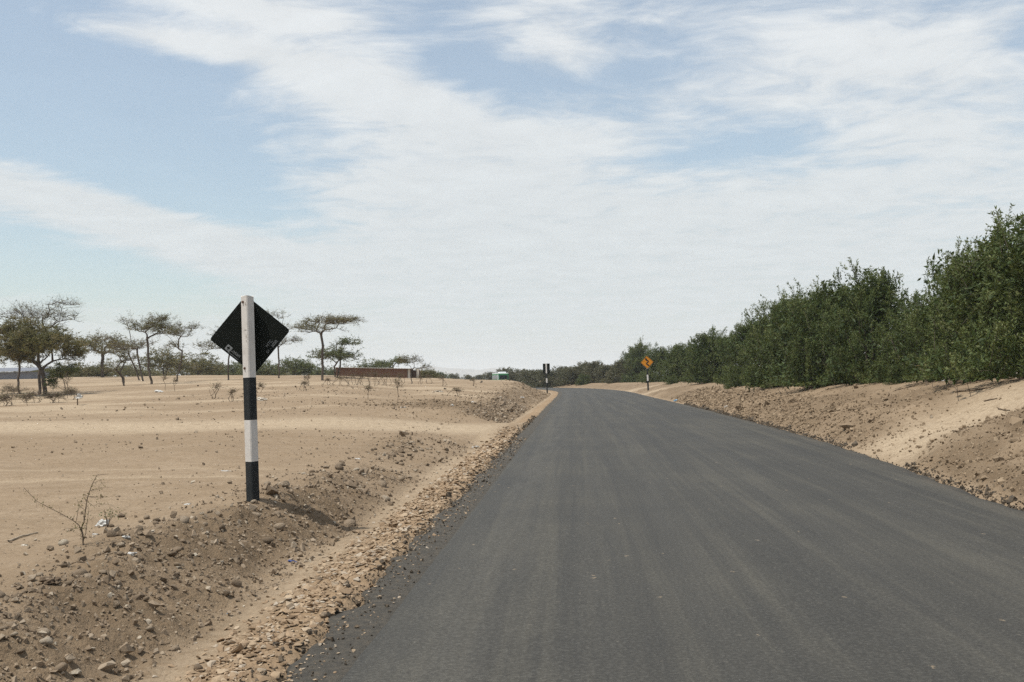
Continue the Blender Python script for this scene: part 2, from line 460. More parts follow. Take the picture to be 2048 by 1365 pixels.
def mat_asphalt():
    m, N = newmat('asphalt')
    P = N.n('ShaderNodeTexCoord').outputs['Object']
    across = N.attr('across')             # 0 at the left seam, 1 at the right edge
    streak = N.noise(N.mapping(P, sc=(2.4, 0.05, 1)), 1.0, 6, 0.65)
    streak2 = N.noise(N.mapping(P, sc=(9.0, 0.16, 1)), 1.0, 4, 0.6)
    patch = N.noise(P, 0.35, 5, 0.6)
    agg = N.noise(P, 160.0, 3, 0.7)
    aggm = N.noise(P, 38.0, 4, 0.7)
    f = N.math('MULTIPLY_ADD', streak, 0.55, N.math('MULTIPLY_ADD', streak2, 0.22, N.math('MULTIPLY', patch, 0.3)))
    col = N.ramp(f, [(0.40, (0.034, 0.0315, 0.0260)), (0.53, (0.062, 0.0575, 0.0465)), (0.64, (0.108, 0.099, 0.077))])
    # dusty wheel lines
    for c0, wd, amt in ((0.09, 0.05, 1.0), (0.24, 0.03, 0.45), (0.36, 0.04, 0.40), (0.80, 0.05, 0.25), (0.60, 0.05, 0.22)):
        g = N.math('EXPONENT', N.math('MULTIPLY', N.math('POWER', N.math('DIVIDE', N.math('SUBTRACT', across, c0), wd), 2.0), -1.0))
        g = N.math('MULTIPLY', g, N.maprange(N.noise(N.mapping(P, sc=(3.5, 0.35, 1)), 1.0, 5, 0.7), 0.35, 0.7))
        col = N.mix(N.math('MULTIPLY', g, amt), col, (0.115, 0.106, 0.086))
    # sand blown in along the right edge
    e = N.maprange(N.math('ADD', across, N.math('MULTIPLY', N.math('SUBTRACT', aggm, 0.5), 0.03)), 0.935, 0.985)
    e = N.math('MULTIPLY', e, N.maprange(N.noise(N.mapping(P, sc=(4, 0.5, 1)), 1.0, 4), 0.4, 0.65))
    col = N.mix(N.math('MULTIPLY', e, 0.5), col, (0.19, 0.155, 0.11))
    col = N.mix(N.maprange(aggm, 0.36, 0.66, 0.0, 0.62), N.mix(N.maprange(agg, 0.38, 0.66, 0.0, 0.6), N.mix(N.maprange(aggm, 0.52, 0.34, 0.0, 0.35), col, (0.13, 0.125, 0.11)), (0.016, 0.0148, 0.013)), (0.023, 0.0215, 0.0185))
    # scattered pale scuffs and grains
    Ps = N.vmath('ADD', N.mapping(P, sc=(1.0, 0.55, 1.0)), N.vmath('SCALE', N.noise(P, 30.0, 3, 0.7, out='Color'), None))
    Ps.node.inputs[1].links[0].from_node.inputs['Scale'].default_value = 0.09
    for sc, th, keep, c in ((6.0, 0.10, 0.86, (0.30, 0.23, 0.15)), (2.2, 0.035, 0.80, (0.26, 0.21, 0.15)), (14.0, 0.16, 0.80, (0.018, 0.016, 0.014)), (17.0, 0.15, 0.86, (0.14, 0.125, 0.10))):
        vd = N.voronoi(Ps, sc); vc = N.voronoi(Ps, sc, out='Color')
        sc_ = N.n('ShaderNodeSeparateColor'); N.put(sc_.inputs[0], vc)
        k = N.math('MULTIPLY', N.math('LESS_THAN', vd, th), N.math('GREATER_THAN', sc_.outputs[0], keep))
        col = N.mix(N.math('MULTIPLY', k, 0.5), col, c)
    rg = N.maprange(f, 0.35, 0.7, 0.66, 0.85)
    h = N.math('MULTIPLY_ADD', agg, 0.6, N.math('MULTIPLY', aggm, 0.5))
    nb = N.bump(h, 0.5, 0.006)
    return finish(m, N, principled(N, col, rg, nb, 0.35))

def mat_shoulder():
    m, N = newmat('tar_shoulder')
    P = N.n('ShaderNodeTexCoord').outputs['Object']
    a = N.noise(P, 14.0, 6, 0.75); b = N.noise(P, 60.0, 4, 0.7)
    col = N.ramp(a, [(0.28, (0.046, 0.042, 0.035)), (0.50, (0.078, 0.070, 0.057)), (0.76, (0.15, 0.122, 0.088))])
    col = N.mix(N.maprange(b, 0.4, 0.8, 0, 0.5), col, (0.025, 0.023, 0.02))
    nb = N.bump(N.math('MULTIPLY_ADD', b, 0.6, N.noise(P, 22.0, 5, 0.7)), 0.9, 0.03)
    return finish(m, N, principled(N, col, 0.85, nb, 0.25))

M_ground, M_asph, M_sh = mat_ground(), mat_asphalt(), mat_shoulder()

# ------------------------------------------------------------------ ground sheet
def axis(parts):
    a = []
    for x0, x1, n in parts: a.append(np.linspace(x0, x1, n, endpoint=False))
    return np.concatenate(a)
gx = np.concatenate([-np.geomspace(14000, 34, 46), axis([(-33, -14, 90), (-14, -6.2, 90), (-6.2, -1.62, 98), (-1.62, 4.3, 16), (4.3, 9.6, 92), (9.6, 14, 34)]), np.geomspace(14, 14000, 60)])
gy = np.concatenate([-np.geomspace(6000, 6, 22), np.linspace(-5, 3.2, 14, endpoint=False), axis([(3.2, 9, 128), (9, 18, 138), (18, 34, 130), (34, 60, 110), (60, 130, 130), (130, 230, 60)]), np.geomspace(230, 14000, 46)])
GX, GY = np.meshgrid(gx, gy)
gz, g_rough, g_light, g_grav = terrain(GX.ravel(), GY.ravel(), True)
nx, ny = len(gx), len(gy)
ii = np.arange((ny - 1) * nx).reshape(ny - 1, nx)[:, :-1].ravel()
gme = npmesh('ground', np.stack([GX.ravel(), GY.ravel(), gz], 1), np.stack([ii, ii + 1, ii + nx + 1, ii + nx], 1), True,
             {'rough': g_rough, 'light': g_light, 'gravel': g_grav})
tag(link('ground', gme, M_ground), kind='structure')

# ------------------------------------------------------------------ road
ys = np.concatenate([np.linspace(-50, 3, 50, endpoint=False), np.linspace(3, 40, 250, endpoint=False), np.linspace(40, 130, 180, endpoint=False), np.linspace(130, 330, 150)])
def strip(name, ya, cols, mat, smooth=True, attrs_fn=None):
    """cols: list of (x array, z array) from left to right"""
    n, k = len(ya), len(cols)
    V = np.zeros((n, k, 3))
    for j, (x, z) in enumerate(cols):
        V[:, j, 0], V[:, j, 1], V[:, j, 2] = x, ya, z
    i0 = (np.arange(n - 1)[:, None] * k + np.arange(k - 1)[None]).ravel()
    Fq = np.stack([i0, i0 + 1, i0 + k + 1, i0 + k], 1)
    at_ = attrs_fn(V.reshape(-1, 3)) if attrs_fn else None
    o = link(name, npmesh(name, V.reshape(-1, 3), Fq, smooth, at_), mat)
    return tag(o, kind='structure')
XLy, XRy, ZRy = xl(ys), xr(ys), zroad(ys)
jl = 0.018 * fbm(ys / .35, ys * 0, 5, 3); jr = 0.10 * fbm(ys / .6, ys * 0 + 4, 6, 4)
xc = [XLy + jl + (XRy - XLy) * f for f in (0.0, 0.004, 0.1, 0.2, 0.35, 0.5, 0.65, 0.8, 0.9, 0.97)]
crown = [0.0, 0.03, 0.037, 0.045, 0.055, 0.06, 0.055, 0.045, 0.037, 0.03]
cols = [(x, ZRy + c) for x, c in zip(xc, crown)]
cols[0] = (cols[0][0] - 0.02, ZRy - 0.03)
cols += [(XRy + jr, ZRy + 0.022), (XRy + jr + 0.05, ZRy - 0.06)]
def road_attr(V):
    a = xl(V[:, 1]); b = xr(V[:, 1])
    return {'across': (V[:, 0] - a) / (b - a)}
strip('road', ys, cols, M_asph, True, road_attr)
jo = 0.15 * fbm(ys / .45, ys * 0 + 9, 8, 5, 0.62)
so = XLy - SHW + jo
strip('road_shoulder', ys, [(so - 0.06, ZRy - 0.08), (so, ZRy + 0.004), (so + 0.08, ZRy + 0.012), (XLy - 0.12, ZRy + 0.014), (XLy + 0.03, ZRy + 0.012)], M_sh)

# ------------------------------------------------------------------ hazy far hills
def ridge(name, y0, xs, hs, seed):
    n, k = 90, 9
    X = np.linspace(xs[0], xs[-1], n)
    Hh = np.interp(X, xs, hs) * (1 + 0.35 * fbm(X / 420.0, X * 0, seed, 4))
    V = []
    for j in range(k):
        s = j / (k - 1) * 2 - 1
        prof = max(0.0, 1 - abs(s)) ** 0.8
        V.append(np.stack([X + 60 * fbm(X / 300, X * 0 + j, seed + 5, 2), np.full(n, y0 + s * 700.0), Hh * prof * (1 + 0.25 * fbm(X / 160, X * 0 + j * 1.7, seed + 9, 3)) - 2.0], 1))
    V = np.concatenate(V)
    i0 = (np.arange(k - 1)[:, None] * n + np.arange(n - 1)[None]).ravel()
    return tag(link(name, npmesh(name, V, np.stack([i0, i0 + 1, i0 + n + 1, i0 + n], 1), True), M_hill), kind='structure')
m_, N_ = newmat('hill_rock')
P_ = N_.n('ShaderNodeTexCoord').outputs['Object']
M_hill = finish(m_, N_, principled(N_, N_.ramp(N_.noise(P_, 0.01, 5), [(0.35, (0.10, 0.085, 0.07)), (0.65, (0.2, 0.165, 0.12))]), 0.95))
ridge('hills', 7200.0, [-3600, -2400, -1750, -1150, -980, -830, -700, -600, -350, 0, 500], [25, 45, 60, 75, 105, 85, 55, 68, 50, 40, 10], 3)

# ------------------------------------------------------------------ stones
def rock_template(seed, n=11, flat=1.0, sharp=0.35):
    r = np.random.default_rng(seed)
    bm = bmesh.new()
    for _ in range(n):
        p = r.normal(size=3); p /= np.linalg.norm(p)
        p *= (1 - sharp * r.random())
        bm.verts.new((p[0], p[1] * r.uniform(.8, 1), p[2] * flat))
    h = bmesh.ops.convex_hull(bm, input=bm.verts)
    junk = list({g for g in h['geom_interior'] + h['geom_unused'] if isinstance(g, bmesh.types.BMVert)})
    if junk: bmesh.ops.delete(bm, geom=junk, context='VERTS')
    bmesh.ops.triangulate(bm, faces=bm.faces)
    bmesh.ops.recalc_face_normals(bm, faces=bm.faces)
    bm.verts.index_update()
    V = np.array([v.co[:] for v in bm.verts]); T = np.array([[v.index for v in f.verts] for f in bm.faces])
    bm.free()
    return V, T
def cobble(seed):
    r = np.random.default_rng(seed)
    bm = bmesh.new(); bmesh.ops.create_icosphere(bm, subdivisions=2, radius=1.0)
    cuts = [(r.normal(size=3), r.uniform(.55, .85)) for _ in range(7)]
    for v in bm.verts:
        p = np.array(v.co)
        p *= 1 + 0.22 * float(fbm(np.array([p[0] * 1.3 + seed]), np.array([p[1] * 1.3 + p[2]]), seed, 2)[0])
        for n_, d_ in cuts:
            n_ = n_ / np.linalg.norm(n_); e = p @ n_ - d_
            if e > 0: p -= n_ * e * 0.8
        v.co = (p[0], p[1], p[2] * 0.72)
    bm.verts.index_update()
    V = np.array([v.co[:] for v in bm.verts]); T = np.array([[v.index for v in f.verts] for f in bm.faces]); bm.free()
    return V, T
ROUND = [cobble(100 + i) for i in range(7)]
ANGLE = [rock_template(200 + i, 18, 0.72, 0.26) for i in range(5)]
CHIP = [rock_template(300 + i, 12, 0.30, 0.30) for i in range(7)]
LUMP = [rock_template(400 + i, 8, 0.75, 0.36) for i in range(6)]

def mat_stone(name, attr, stops):
    m, N = newmat(name)
    P = N.n('ShaderNodeTexCoord').outputs['Object']
    f = N.attr('tint') if attr else N.n('ShaderNodeObjectInfo').outputs['Random']
    col = N.ramp(f, stops)
    nz = N.noise(P, 2.2 if not attr else 30.0, 5, 0.65)
    col = N.mix(N.maprange(nz, 0.35, 0.7, 0.0, 0.5), col, (0.24, 0.175, 0.112))
    nb = N.bump(N.noise(P, 5.0 if not attr else 60.0, 4, 0.7), 0.5, 0.15 if not attr else 0.01)
    return finish(m, N, principled(N, col, 0.92, nb, 0.2))
GREY = [(0.0, (0.13, 0.098, 0.068)), (0.35, (0.21, 0.16, 0.112)), (0.7, (0.275, 0.215, 0.153)), (0.92, (0.32, 0.262, 0.195)), (1.0, (0.44, 0.39, 0.31))]
TAN = [(0.0, (0.20, 0.135, 0.082)), (0.45, (0.325, 0.232, 0.148)), (0.8, (0.41, 0.315, 0.215)), (1.0, (0.37, 0.325, 0.265))]
M_stone, M_chip = mat_stone('stone', False, GREY), mat_stone('stone_chip', False, TAN)
M_peb, M_chips = mat_stone('pebble', True, GREY), mat_stone('chip_gravel', True, TAN)
SOIL = [(0.0, (0.16, 0.116, 0.074)), (0.6, (0.25, 0.186, 0.122)), (1.0, (0.32, 0.245, 0.165))]
M_clod = mat_stone('soil_clod', True, SOIL)
TAR = [(0.0, (0.018, 0.017, 0.015)), (0.7, (0.04, 0.037, 0.032)), (1.0, (0.09, 0.075, 0.058))]
M_tar = mat_stone('tar_crumb', True, TAR)

def rot_mats(n, r, upright=0.5):
    a, b, c = r.uniform(0, 2 * np.pi, n), r.normal(0, upright, n), r.normal(0, upright, n)
    ca, sa, cb, sb, cc, sc = np.cos(a), np.sin(a), np.cos(b), np.sin(b), np.cos(c), np.sin(c)
    o, i = np.zeros(n), np.ones(n)
    Rz = np.stack([ca, -sa, o, sa, ca, o, o, o, i], 1).reshape(n, 3, 3)
    Rx = np.stack([i, o, o, o, cb, -sb, o, sb, cb], 1).reshape(n, 3, 3)
    Ry = np.stack([cc, o, sc, o, i, o, -sc, o, cc], 1).reshape(n, 3, 3)
    return Rz @ Rx @ Ry
def scatter(name, xs, ys_, size, temps, mat, label, cat, sink=0.25, seed=1, upright=0.5, level=None):
    """too many to count: one joined mesh of small hulls lying on the ground"""
    r = np.random.default_rng(seed)
    n = len(xs); zs = terrain(xs, ys_) if level is None else np.full(n, level)
    RM = rot_mats(n, r, upright)
    which = r.integers(0, len(temps), n)
    Vs, Ts, tint, base = [], [], [], 0
    tv = r.random(n)
    for k, (V, T) in enumerate(temps):
        ix = np.nonzero(which == k)[0]
        if not len(ix): continue
        sc = size[ix, None, None] * r.uniform(.8, 1.25, (len(ix), 1, 3))
        W = np.einsum('nij,nvj->nvi', RM[ix], V[None] * sc)
        zext = -W[:, :, 2].min(1)
        W[:, :, 0] += xs[ix, None]; W[:, :, 1] += ys_[ix, None]
        W[:, :, 2] += (zs[ix] + zext * (1 - 2 * sink))[:, None]
        Vs.append(W.reshape(-1, 3)); tint.append(np.repeat(tv[ix], len(V)))
        Ts.append((T[None] + (np.arange(len(ix)) * len(V))[:, None, None] + base).reshape(-1, 3))
        base += len(ix) * len(V)
    o = link(name, npmesh(name, np.concatenate(Vs), np.concatenate(Ts), False, {'tint': np.concatenate(tint)}), mat)
    return tag(o, label, cat, kind='stuff')

stone_me = {}
def rock_obj(name, temps, k, mat, loc, s, rotv, label, cat, group=None, sink=0.25):
    V, T = temps[k]
    key = (id(temps), k, mat.name)
    if key not in stone_me:
        me = npmesh(name, V, T, temps is ROUND); me.materials.append(mat); stone_me[key] = me
    o = bpy.data.objects.new(name, stone_me[key]); COL.objects.link(o)
    o.scale = s; o.rotation_euler = rotv
    M = Euler(rotv).to_matrix()
    W = V * np.array(s) @ np.array(M).T
    o.location = (loc[0], loc[1], loc[2] - W[:, 2].min() * (1 - 2 * sink))
    return tag(o, label, cat, group)

def edge_x(Y): return xl(Y) - SHW

def stones_left():
    r = np.random.default_rng(12)
    # individual stones of the berm face (largest in view), nearest stretch
    n, spots = 0, []
    while n < 185:
        Y = 4.6 + 20 * r.random() ** 1.7
        u = r.normal(1.85, 0.42)
        if u < 1.0 or u > 3.3: continue
        x = float(edge_x(np.array([Y]))[0]) - u
        s = min(0.095, 0.020 * (1 + Y / 18) * math.exp(r.normal(0.22, 0.42)))
        if any((x - a) ** 2 + (Y - b) ** 2 < (s + c) ** 2 * 0.8 for a, b, c in spots): continue
        spots.append((x, Y, s)); n += 1
    for x, Y, s in spots:
        t, m = (ROUND, 7) if r.random() < 0.8 else (ANGLE, 5)
        rock_obj('stone', t, int(r.integers(m)), M_stone, (x, Y, ground_z(x, Y)), (s * r.uniform(.9, 1.3), s * r.uniform(.75, 1), s * r.uniform(.7, 1)),
                 (r.normal(0, .3), r.normal(0, .3), r.uniform(0, 6.28)), 'grey-brown stone lying in the crumbly slope of the ditch berm', 'stone', 'stones on the slope of the left ditch berm')
    # flat chips in the gravel band beside the tar
    spots, n = [], 0
    while n < 110:
        Y = 4.4 + 9 * r.random() ** 1.8
        u = 0.12 + 0.62 * r.random()
        x = float(edge_x(np.array([Y]))[0]) - u
        s = 0.024 * (1 + Y / 30) * math.exp(r.normal(0.15, 0.33))
        if any((x - a) ** 2 + (Y - b) ** 2 < (s + c) ** 2 * 0.55 for a, b, c in spots): continue
        spots.append((x, Y, s)); n += 1
    for x, Y, s in spots:
        rock_obj('stone_chip', CHIP, int(r.integers(7)), M_chip, (x, Y, ground_z(x, Y) + 0.008), (s * r.uniform(1, 1.6), s * r.uniform(.7, 1), s),
                 (r.normal(0, .18), r.normal(0, .18), r.uniform(0, 6.28)), 'flat tan stone chip in the gravel band beside the tar shoulder', 'stone chip', 'flat chips in the gravel band', 0.15)
    # uncountable rest
    n = 9000
    Y = 4.2 + 30 * r.random(n) ** 1.6; u = np.clip(r.normal(0.42, 0.2, n), 0.02, 1.0)
    keep = ~((Y > 28.5) & (Y < 37.5) & (r.random(n) < 0.7))
    Y, u = Y[keep], u[keep]
    scatter('chip_gravel', edge_x(Y) - u, Y, 0.015 * (1 + Y / 22) * np.exp(r.normal(0, .42, len(Y))), CHIP, M_chips, 'tan chip gravel strewn along the left edge of the asphalt', 'gravel', 0.15, 5, 0.3)
    n = 19000
    Y = 4.0 + 56 * r.random(n) ** 1.7; u = 1.0 + np.abs(r.normal(0.75, 0.5, n))
    _, rg, lt, _ = terrain(edge_x(Y) - u, Y, True)
    keep = ~((Y > 28) & (Y < 38.5)) & ((Y < 13) | (r.random(n) < 0.12 + rg))
    Y, u = Y[keep], u[keep]
    scatter('berm_pebbles', edge_x(Y) - u, Y, 0.0095 * (1 + Y / 17) * np.exp(r.normal(0, .55, len(Y))), LUMP, M_peb, 'small pebbles and clods covering the left ditch berm', 'pebbles', 0.22, 6, 0.7)
    n = 6500
    Y = 5 + 60 * r.random(n) ** 1.4; u = 2.6 + 18 * r.random(n) ** 1.6
    X = edge_x(Y) - u
    _, _, lt, _ = terrain(X, Y, True)
    keep = (r.random(n) > lt * 0.9) & (r.random(n) < 0.25 + 1.6 * sstep(-0.05, 0.35, fbm(X / 2.6, Y / 2.6, 131, 3)) + 0.5 * (u < 4.5))
    X, Y = X[keep], Y[keep]
    scatter('plain_pebbles', X, Y, 0.008 * (1 + Y / 15) * np.exp(r.normal(0, .5, len(Y))), LUMP, M_peb, 'thin scatter of pebbles on the sandy plain left of the road', 'pebbles', 0.25, 7, 0.6)
    # dark rubble patch beyond the dirt track
    n = 2200
    Y = r.normal(43.0, 2.2, n); u = np.abs(r.normal(3.0, 2.0, n)) + 1.0
    scatter('track_rubble', edge_x(Y) - u, Y, 0.026 * np.exp(r.normal(0, .5, n)), LUMP, M_clod, 'dark rubble heaped on the bank beyond the dirt track', 'rubble', 0.2, 8, 0.8)
    n = 2600
    Y = 46 + 66 * r.random(n); u = 0.9 + np.abs(r.normal(1.2, 1.4, n))
    scatter('hill_clods', edge_x(Y) - u, Y, 0.030 * (Y / 60) * np.exp(r.normal(0, .5, n)), LUMP, M_clod, 'loose clods on the bank below the far rectangular sign', 'clods', 0.25, 14, 0.8)
    n = 800
    Y = 4.2 + 24 * r.random(n) ** 1.6
    scatter('shoulder_grit', edge_x(Y) + 0.01 + 0.30 * r.random(n) ** 2.2, Y, 0.008 * (1 + Y / 25) * np.exp(r.normal(0, .45, n)), CHIP, M_chips, 'stray stone chips strewn over the dark tar shoulder', 'gravel', 0.1, 15, 0.3, 0.013)
    n = 900
    Y = 4.2 + 24 * r.random(n) ** 1.6
    scatter('shoulder_crumbs', edge_x(Y) + 0.33 * r.random(n) ** 1.5, Y, 0.007 * (1 + Y / 25) * np.exp(r.normal(0, .5, n)), LUMP, M_tar, 'black tar crumbs strewn over the dark tar shoulder', 'tar crumbs', 0.2, 16, 0.8, 0.013)
    # tar crumbs along both road edges
    n = 5000
    Y = 4 + 40 * r.random(n) ** 1.7
    scatter('tar_crumbs', edge_x(Y) + r.normal(0.03, 0.12, n), Y, 0.010 * (1 + Y / 25) * np.exp(r.normal(0, .45, n)), LUMP, M_tar, 'black tar crumbs along the ragged left asphalt edge', 'tar crumbs', 0.2, 9, 0.8)
    n = 6500
    Y = 9 + 50 * r.random(n) ** 1.5
    wl = np.where((Y > 18.2) & (Y < 22.5), 0.35, 1.0)
    X = xr(Y) - 0.02 + np.abs(r.normal(0.04, 0.11, n)) * wl
    scatter('tar_crumb_ridge', X, Y, 0.0105 * (1 + Y / 28) * np.exp(r.normal(0, .5, n)) * (0.6 + 0.4 * wl), LUMP, M_tar, 'black tar crumbs heaped along the right asphalt edge', 'tar crumbs', 0.2, 10, 0.8)
    # clods of the right bank
    n = 14000
    Y = 9 + 60 * r.random(n) ** 1.5; v = 0.15 + np.abs(r.normal(1.0, 0.95, n))
    X = xr(Y) + v
    _, rg, lt, _ = terrain(X, Y, True)
    keep = r.random(n) < 0.24 + 0.9 * rg - 0.12 * lt
    X, Y = X[keep], Y[keep]
    scatter('bank_clods', X, Y, 0.014 * (1 + Y / 24) * np.exp(r.normal(0, .5, len(Y))), LUMP, M_clod, 'loose earth clods covering the right roadside bank', 'clods', 0.25, 11, 0.8)
    spots = []
    while len(spots) < 60:
        Y = 10.5 + 22 * r.random() ** 1.4; v = 0.3 + abs(r.normal(1.1, 0.9))
        x = float(xr(np.array([Y]))[0]) + v
        _, rg, lt, _ = terrain(np.array([x]), np.array([Y]), True)
        if r.random() > 0.15 + rg[0]: continue
        s = 0.030 * (1 + Y / 30) * math.exp(r.normal(0.3, 0.35))
        spots.append((x, Y))
        rock_obj('earth_clod', ANGLE, int(r.integers(5)), M_clodo, (x, Y, ground_z(x, Y)), (s * r.uniform(.9, 1.5), s * r.uniform(.7, 1), s * r.uniform(.7, 1)),
                 (r.normal(0, .3), r.normal(0, .3), r.uniform(0, 6.28)), 'lump of brown earth on the right roadside bank', 'earth clod', 'earth clods on the right bank')
M_clodo = mat_stone('earth_clod', False, SOIL)
M_blk = mat_stone('black_lump', False, TAR)
stones_left()

# single stones that stand out on the plain (px, py, half width px, label)
for px, py, hw, t, lab in [
        (128, 1090, 11, ROUND, 'large round brown stone just left of the bare sapling'),
        (243, 1036, 8, ROUND, 'round pale stone to the right of the crumpled white bag'),
        (281, 1046, 6, ROUND, 'left grey stone of three lying together on the sand'),
        (294, 1040, 8, ROUND, 'middle brown stone of three lying together on the sand'),
        (314, 1045, 8, ROUND, 'right pale stone of three lying together on the sand'),
        (223, 1055, 6, ROUND, 'small grey stone below the crumpled white bag'),
        (280, 1071, 8, ANGLE, 'pointed grey stone on the sand above the berm'),
        (242, 1097, 9, ROUND, 'pale oval stone on the upper edge of the berm'),
        (410, 1054, 7, ROUND, 'brown stone on the berm left of the striped signpost'),
        (460, 969, 7, ANGLE, 'dark grey stone on the sand left of the striped signpost'),
        (570, 974, 12, ANGLE, 'flat brown stone on the crest above the shadow of the sign'),
        (452, 1195, 11, ANGLE, 'big tilted brown stone at the foot of the berm'),
        (640, 1164, 8, ROUND, 'dark brown pebble alone on the ditch floor'),
        (648, 1238, 11, ANGLE, 'dark block of stone on the edge of the tar shoulder'),
        (395, 1340, 10, ROUND, 'bright cream stone alone on the ditch floor'),
        (88, 1275, 14, ROUND, 'large greyish stone, upper one of a pair low on the berm'),
        (93, 1292, 14, ROUND, 'large greyish stone, lower one of a pair low on the berm'),
        (122, 1345, 15, ROUND, 'pale boulder at the bottom edge of the berm'),
        (150, 1355, 16, ANGLE, 'biggest brown boulder at the bottom edge of the berm'),
        (300, 1267, 9, ROUND, 'rounded tan stone halfway down the berm'),
        (232, 1222, 10, ANGLE, 'upright grey stone halfway up the berm'),
        (1507 / 2048 * 698 + 1350, 837, 5, ANGLE, 'single brown stone on the right bank above the sand fan'),
        (890, 780, 4, LUMP, 'black lump on the sand in front of the far bushes'),
        (712, 799, 3, LUMP, 'black lump on the pale sand by the thin bare stem'),
        (396, 773, 3, LUMP, 'dark lump on the sand left of the striped signpost'),
        (963, 766, 5, LUMP, 'dark clump at the edge of the far sand rise')]:
    p = on_pix(px, py)
    s = hw * p.y / FPX
    k = random.randrange(len(t))
    dark = 'black' in lab or 'dark lump' in lab or 'dark clump' in lab
    rock_obj('stone', t, k, M_blk if dark else M_stone, p, (s * 1.1, s * .95, s * (1.5 if 'upright' in lab else 1.0)),
             (random.gauss(0, .2), random.gauss(0, .2), random.uniform(0, 6)), lab, 'stone', sink=0.2)

# ------------------------------------------------------------------ vegetation
def mat_bark(name, c0, c1):
    m, N = newmat(name)
    P = N.n('ShaderNodeTexCoord').outputs['Object']
    nz = N.noise(N.mapping(P, sc=(6, 6, 1.5)), 3.0, 5, 0.65)
    return finish(m, N, principled(N, N.ramp(nz, [(0.3, c0), (0.7, c1)]), 0.95, N.bump(nz, 0.6, 0.03), 0.1))
def mat_leaf(name, stops, trans=0.3, gloss=0.45, spec=0.35):
    m, N = newmat(name)
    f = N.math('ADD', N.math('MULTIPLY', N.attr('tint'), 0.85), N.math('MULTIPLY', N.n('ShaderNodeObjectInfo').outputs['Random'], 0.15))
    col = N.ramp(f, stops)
    p = principled(N, col, gloss, None, spec)
    t = N.n('ShaderNodeBsdfTranslucent')
    N.put(t.inputs[0], N.mix(0.5, col, (0.16, 0.17, 0.03)))
    mx = N.n('ShaderNodeMixShader'); mx.inputs[0].default_value = trans
    m.node_tree.links.new(p.outputs[0], mx.inputs[1]); m.node_tree.links.new(t.outputs[0], mx.inputs[2])
    return finish(m, N, mx)
M_bark = mat_bark('thorn_bark', (0.065, 0.052, 0.043), (0.13, 0.107, 0.088))
M_twig = mat_bark('dry_twig', (0.085, 0.062, 0.045), (0.17, 0.13, 0.095))
M_lf_olive = mat_leaf('olive_leaf', [(0.0, (0.085, 0.085, 0.030)), (0.5, (0.140, 0.128, 0.046)), (0.85, (0.205, 0.168, 0.070)), (1.0, (0.25, 0.18, 0.09))])
M_lf_green = mat_leaf('green_thorn_leaf', [(0.0, (0.058, 0.078, 0.026)), (0.6, (0.105, 0.128, 0.042)), (1.0, (0.17, 0.175, 0.07))])
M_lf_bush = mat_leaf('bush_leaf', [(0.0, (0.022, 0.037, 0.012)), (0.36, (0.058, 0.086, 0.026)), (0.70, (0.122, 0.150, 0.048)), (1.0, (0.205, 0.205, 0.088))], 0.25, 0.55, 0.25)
M_lf_grey = mat_leaf('grey_bush_leaf', [(0.0, (0.065, 0.065, 0.032)), (0.6, (0.105, 0.100, 0.050)), (1.0, (0.165, 0.135, 0.085))], 0.25)

def tubes(A, B, ra, rb, sides):
    """frustums along edges A->B"""
    n = len(A)
    d = B - A; L = np.linalg.norm(d, axis=1, keepdims=True); d = d / np.maximum(L, 1e-6)
    ref = np.where(np.abs(d[:, 2:3]) < 0.9, np.array([[0, 0, 1.0]]), np.array([[1.0, 0, 0]]))
    s = np.cross(d, ref); s /= np.linalg.norm(s, axis=1, keepdims=True); t = np.cross(d, s)
    an = np.arange(sides) * 2 * np.pi / sides
    ring = np.cos(an)[None, :, None] * s[:, None] + np.sin(an)[None, :, None] * t[:, None]
    V = np.concatenate([A[:, None] + ring * ra[:, None, None], B[:, None] + ring * rb[:, None, None]], 1)
    i = np.arange(sides); j = (i + 1) % sides
    q = np.stack([i, j, j + sides, i + sides], 1)
    Fq = (q[None] + (np.arange(n) * 2 * sides)[:, None, None]).reshape(-1, 4)
    return V.reshape(-1, 3), Fq
def join(parts):
    Vs, Fs, b = [], [], 0
    for V, Fq in parts:
        Vs.append(V); Fs.append(Fq + b); b += len(V)
    return np.concatenate(Vs), np.concatenate(Fs)
def leaves(P, D, length, width, r, droop=0.0):
    """rhombic leaves at P pointing along D; 1 quad each"""
    n = len(P)
    D = D / np.maximum(np.linalg.norm(D, axis=1, keepdims=True), 1e-6)
    rnd = r.normal(size=(n, 3)); side = np.cross(D, rnd); side /= np.maximum(np.linalg.norm(side, axis=1, keepdims=True), 1e-6)
    L = length * r.uniform(.6, 1.25, (n, 1)); W = width * r.uniform(.7, 1.2, (n, 1))
    nrm = np.cross(D, side)
    V = np.stack([P, P + D * L * .45 + side * W * .5, P + D * L + nrm * L * 0.12, P + D * L * .45 - side * W * .5], 1)
    return V.reshape(-1, 3), np.arange(4 * n).reshape(n, 4)

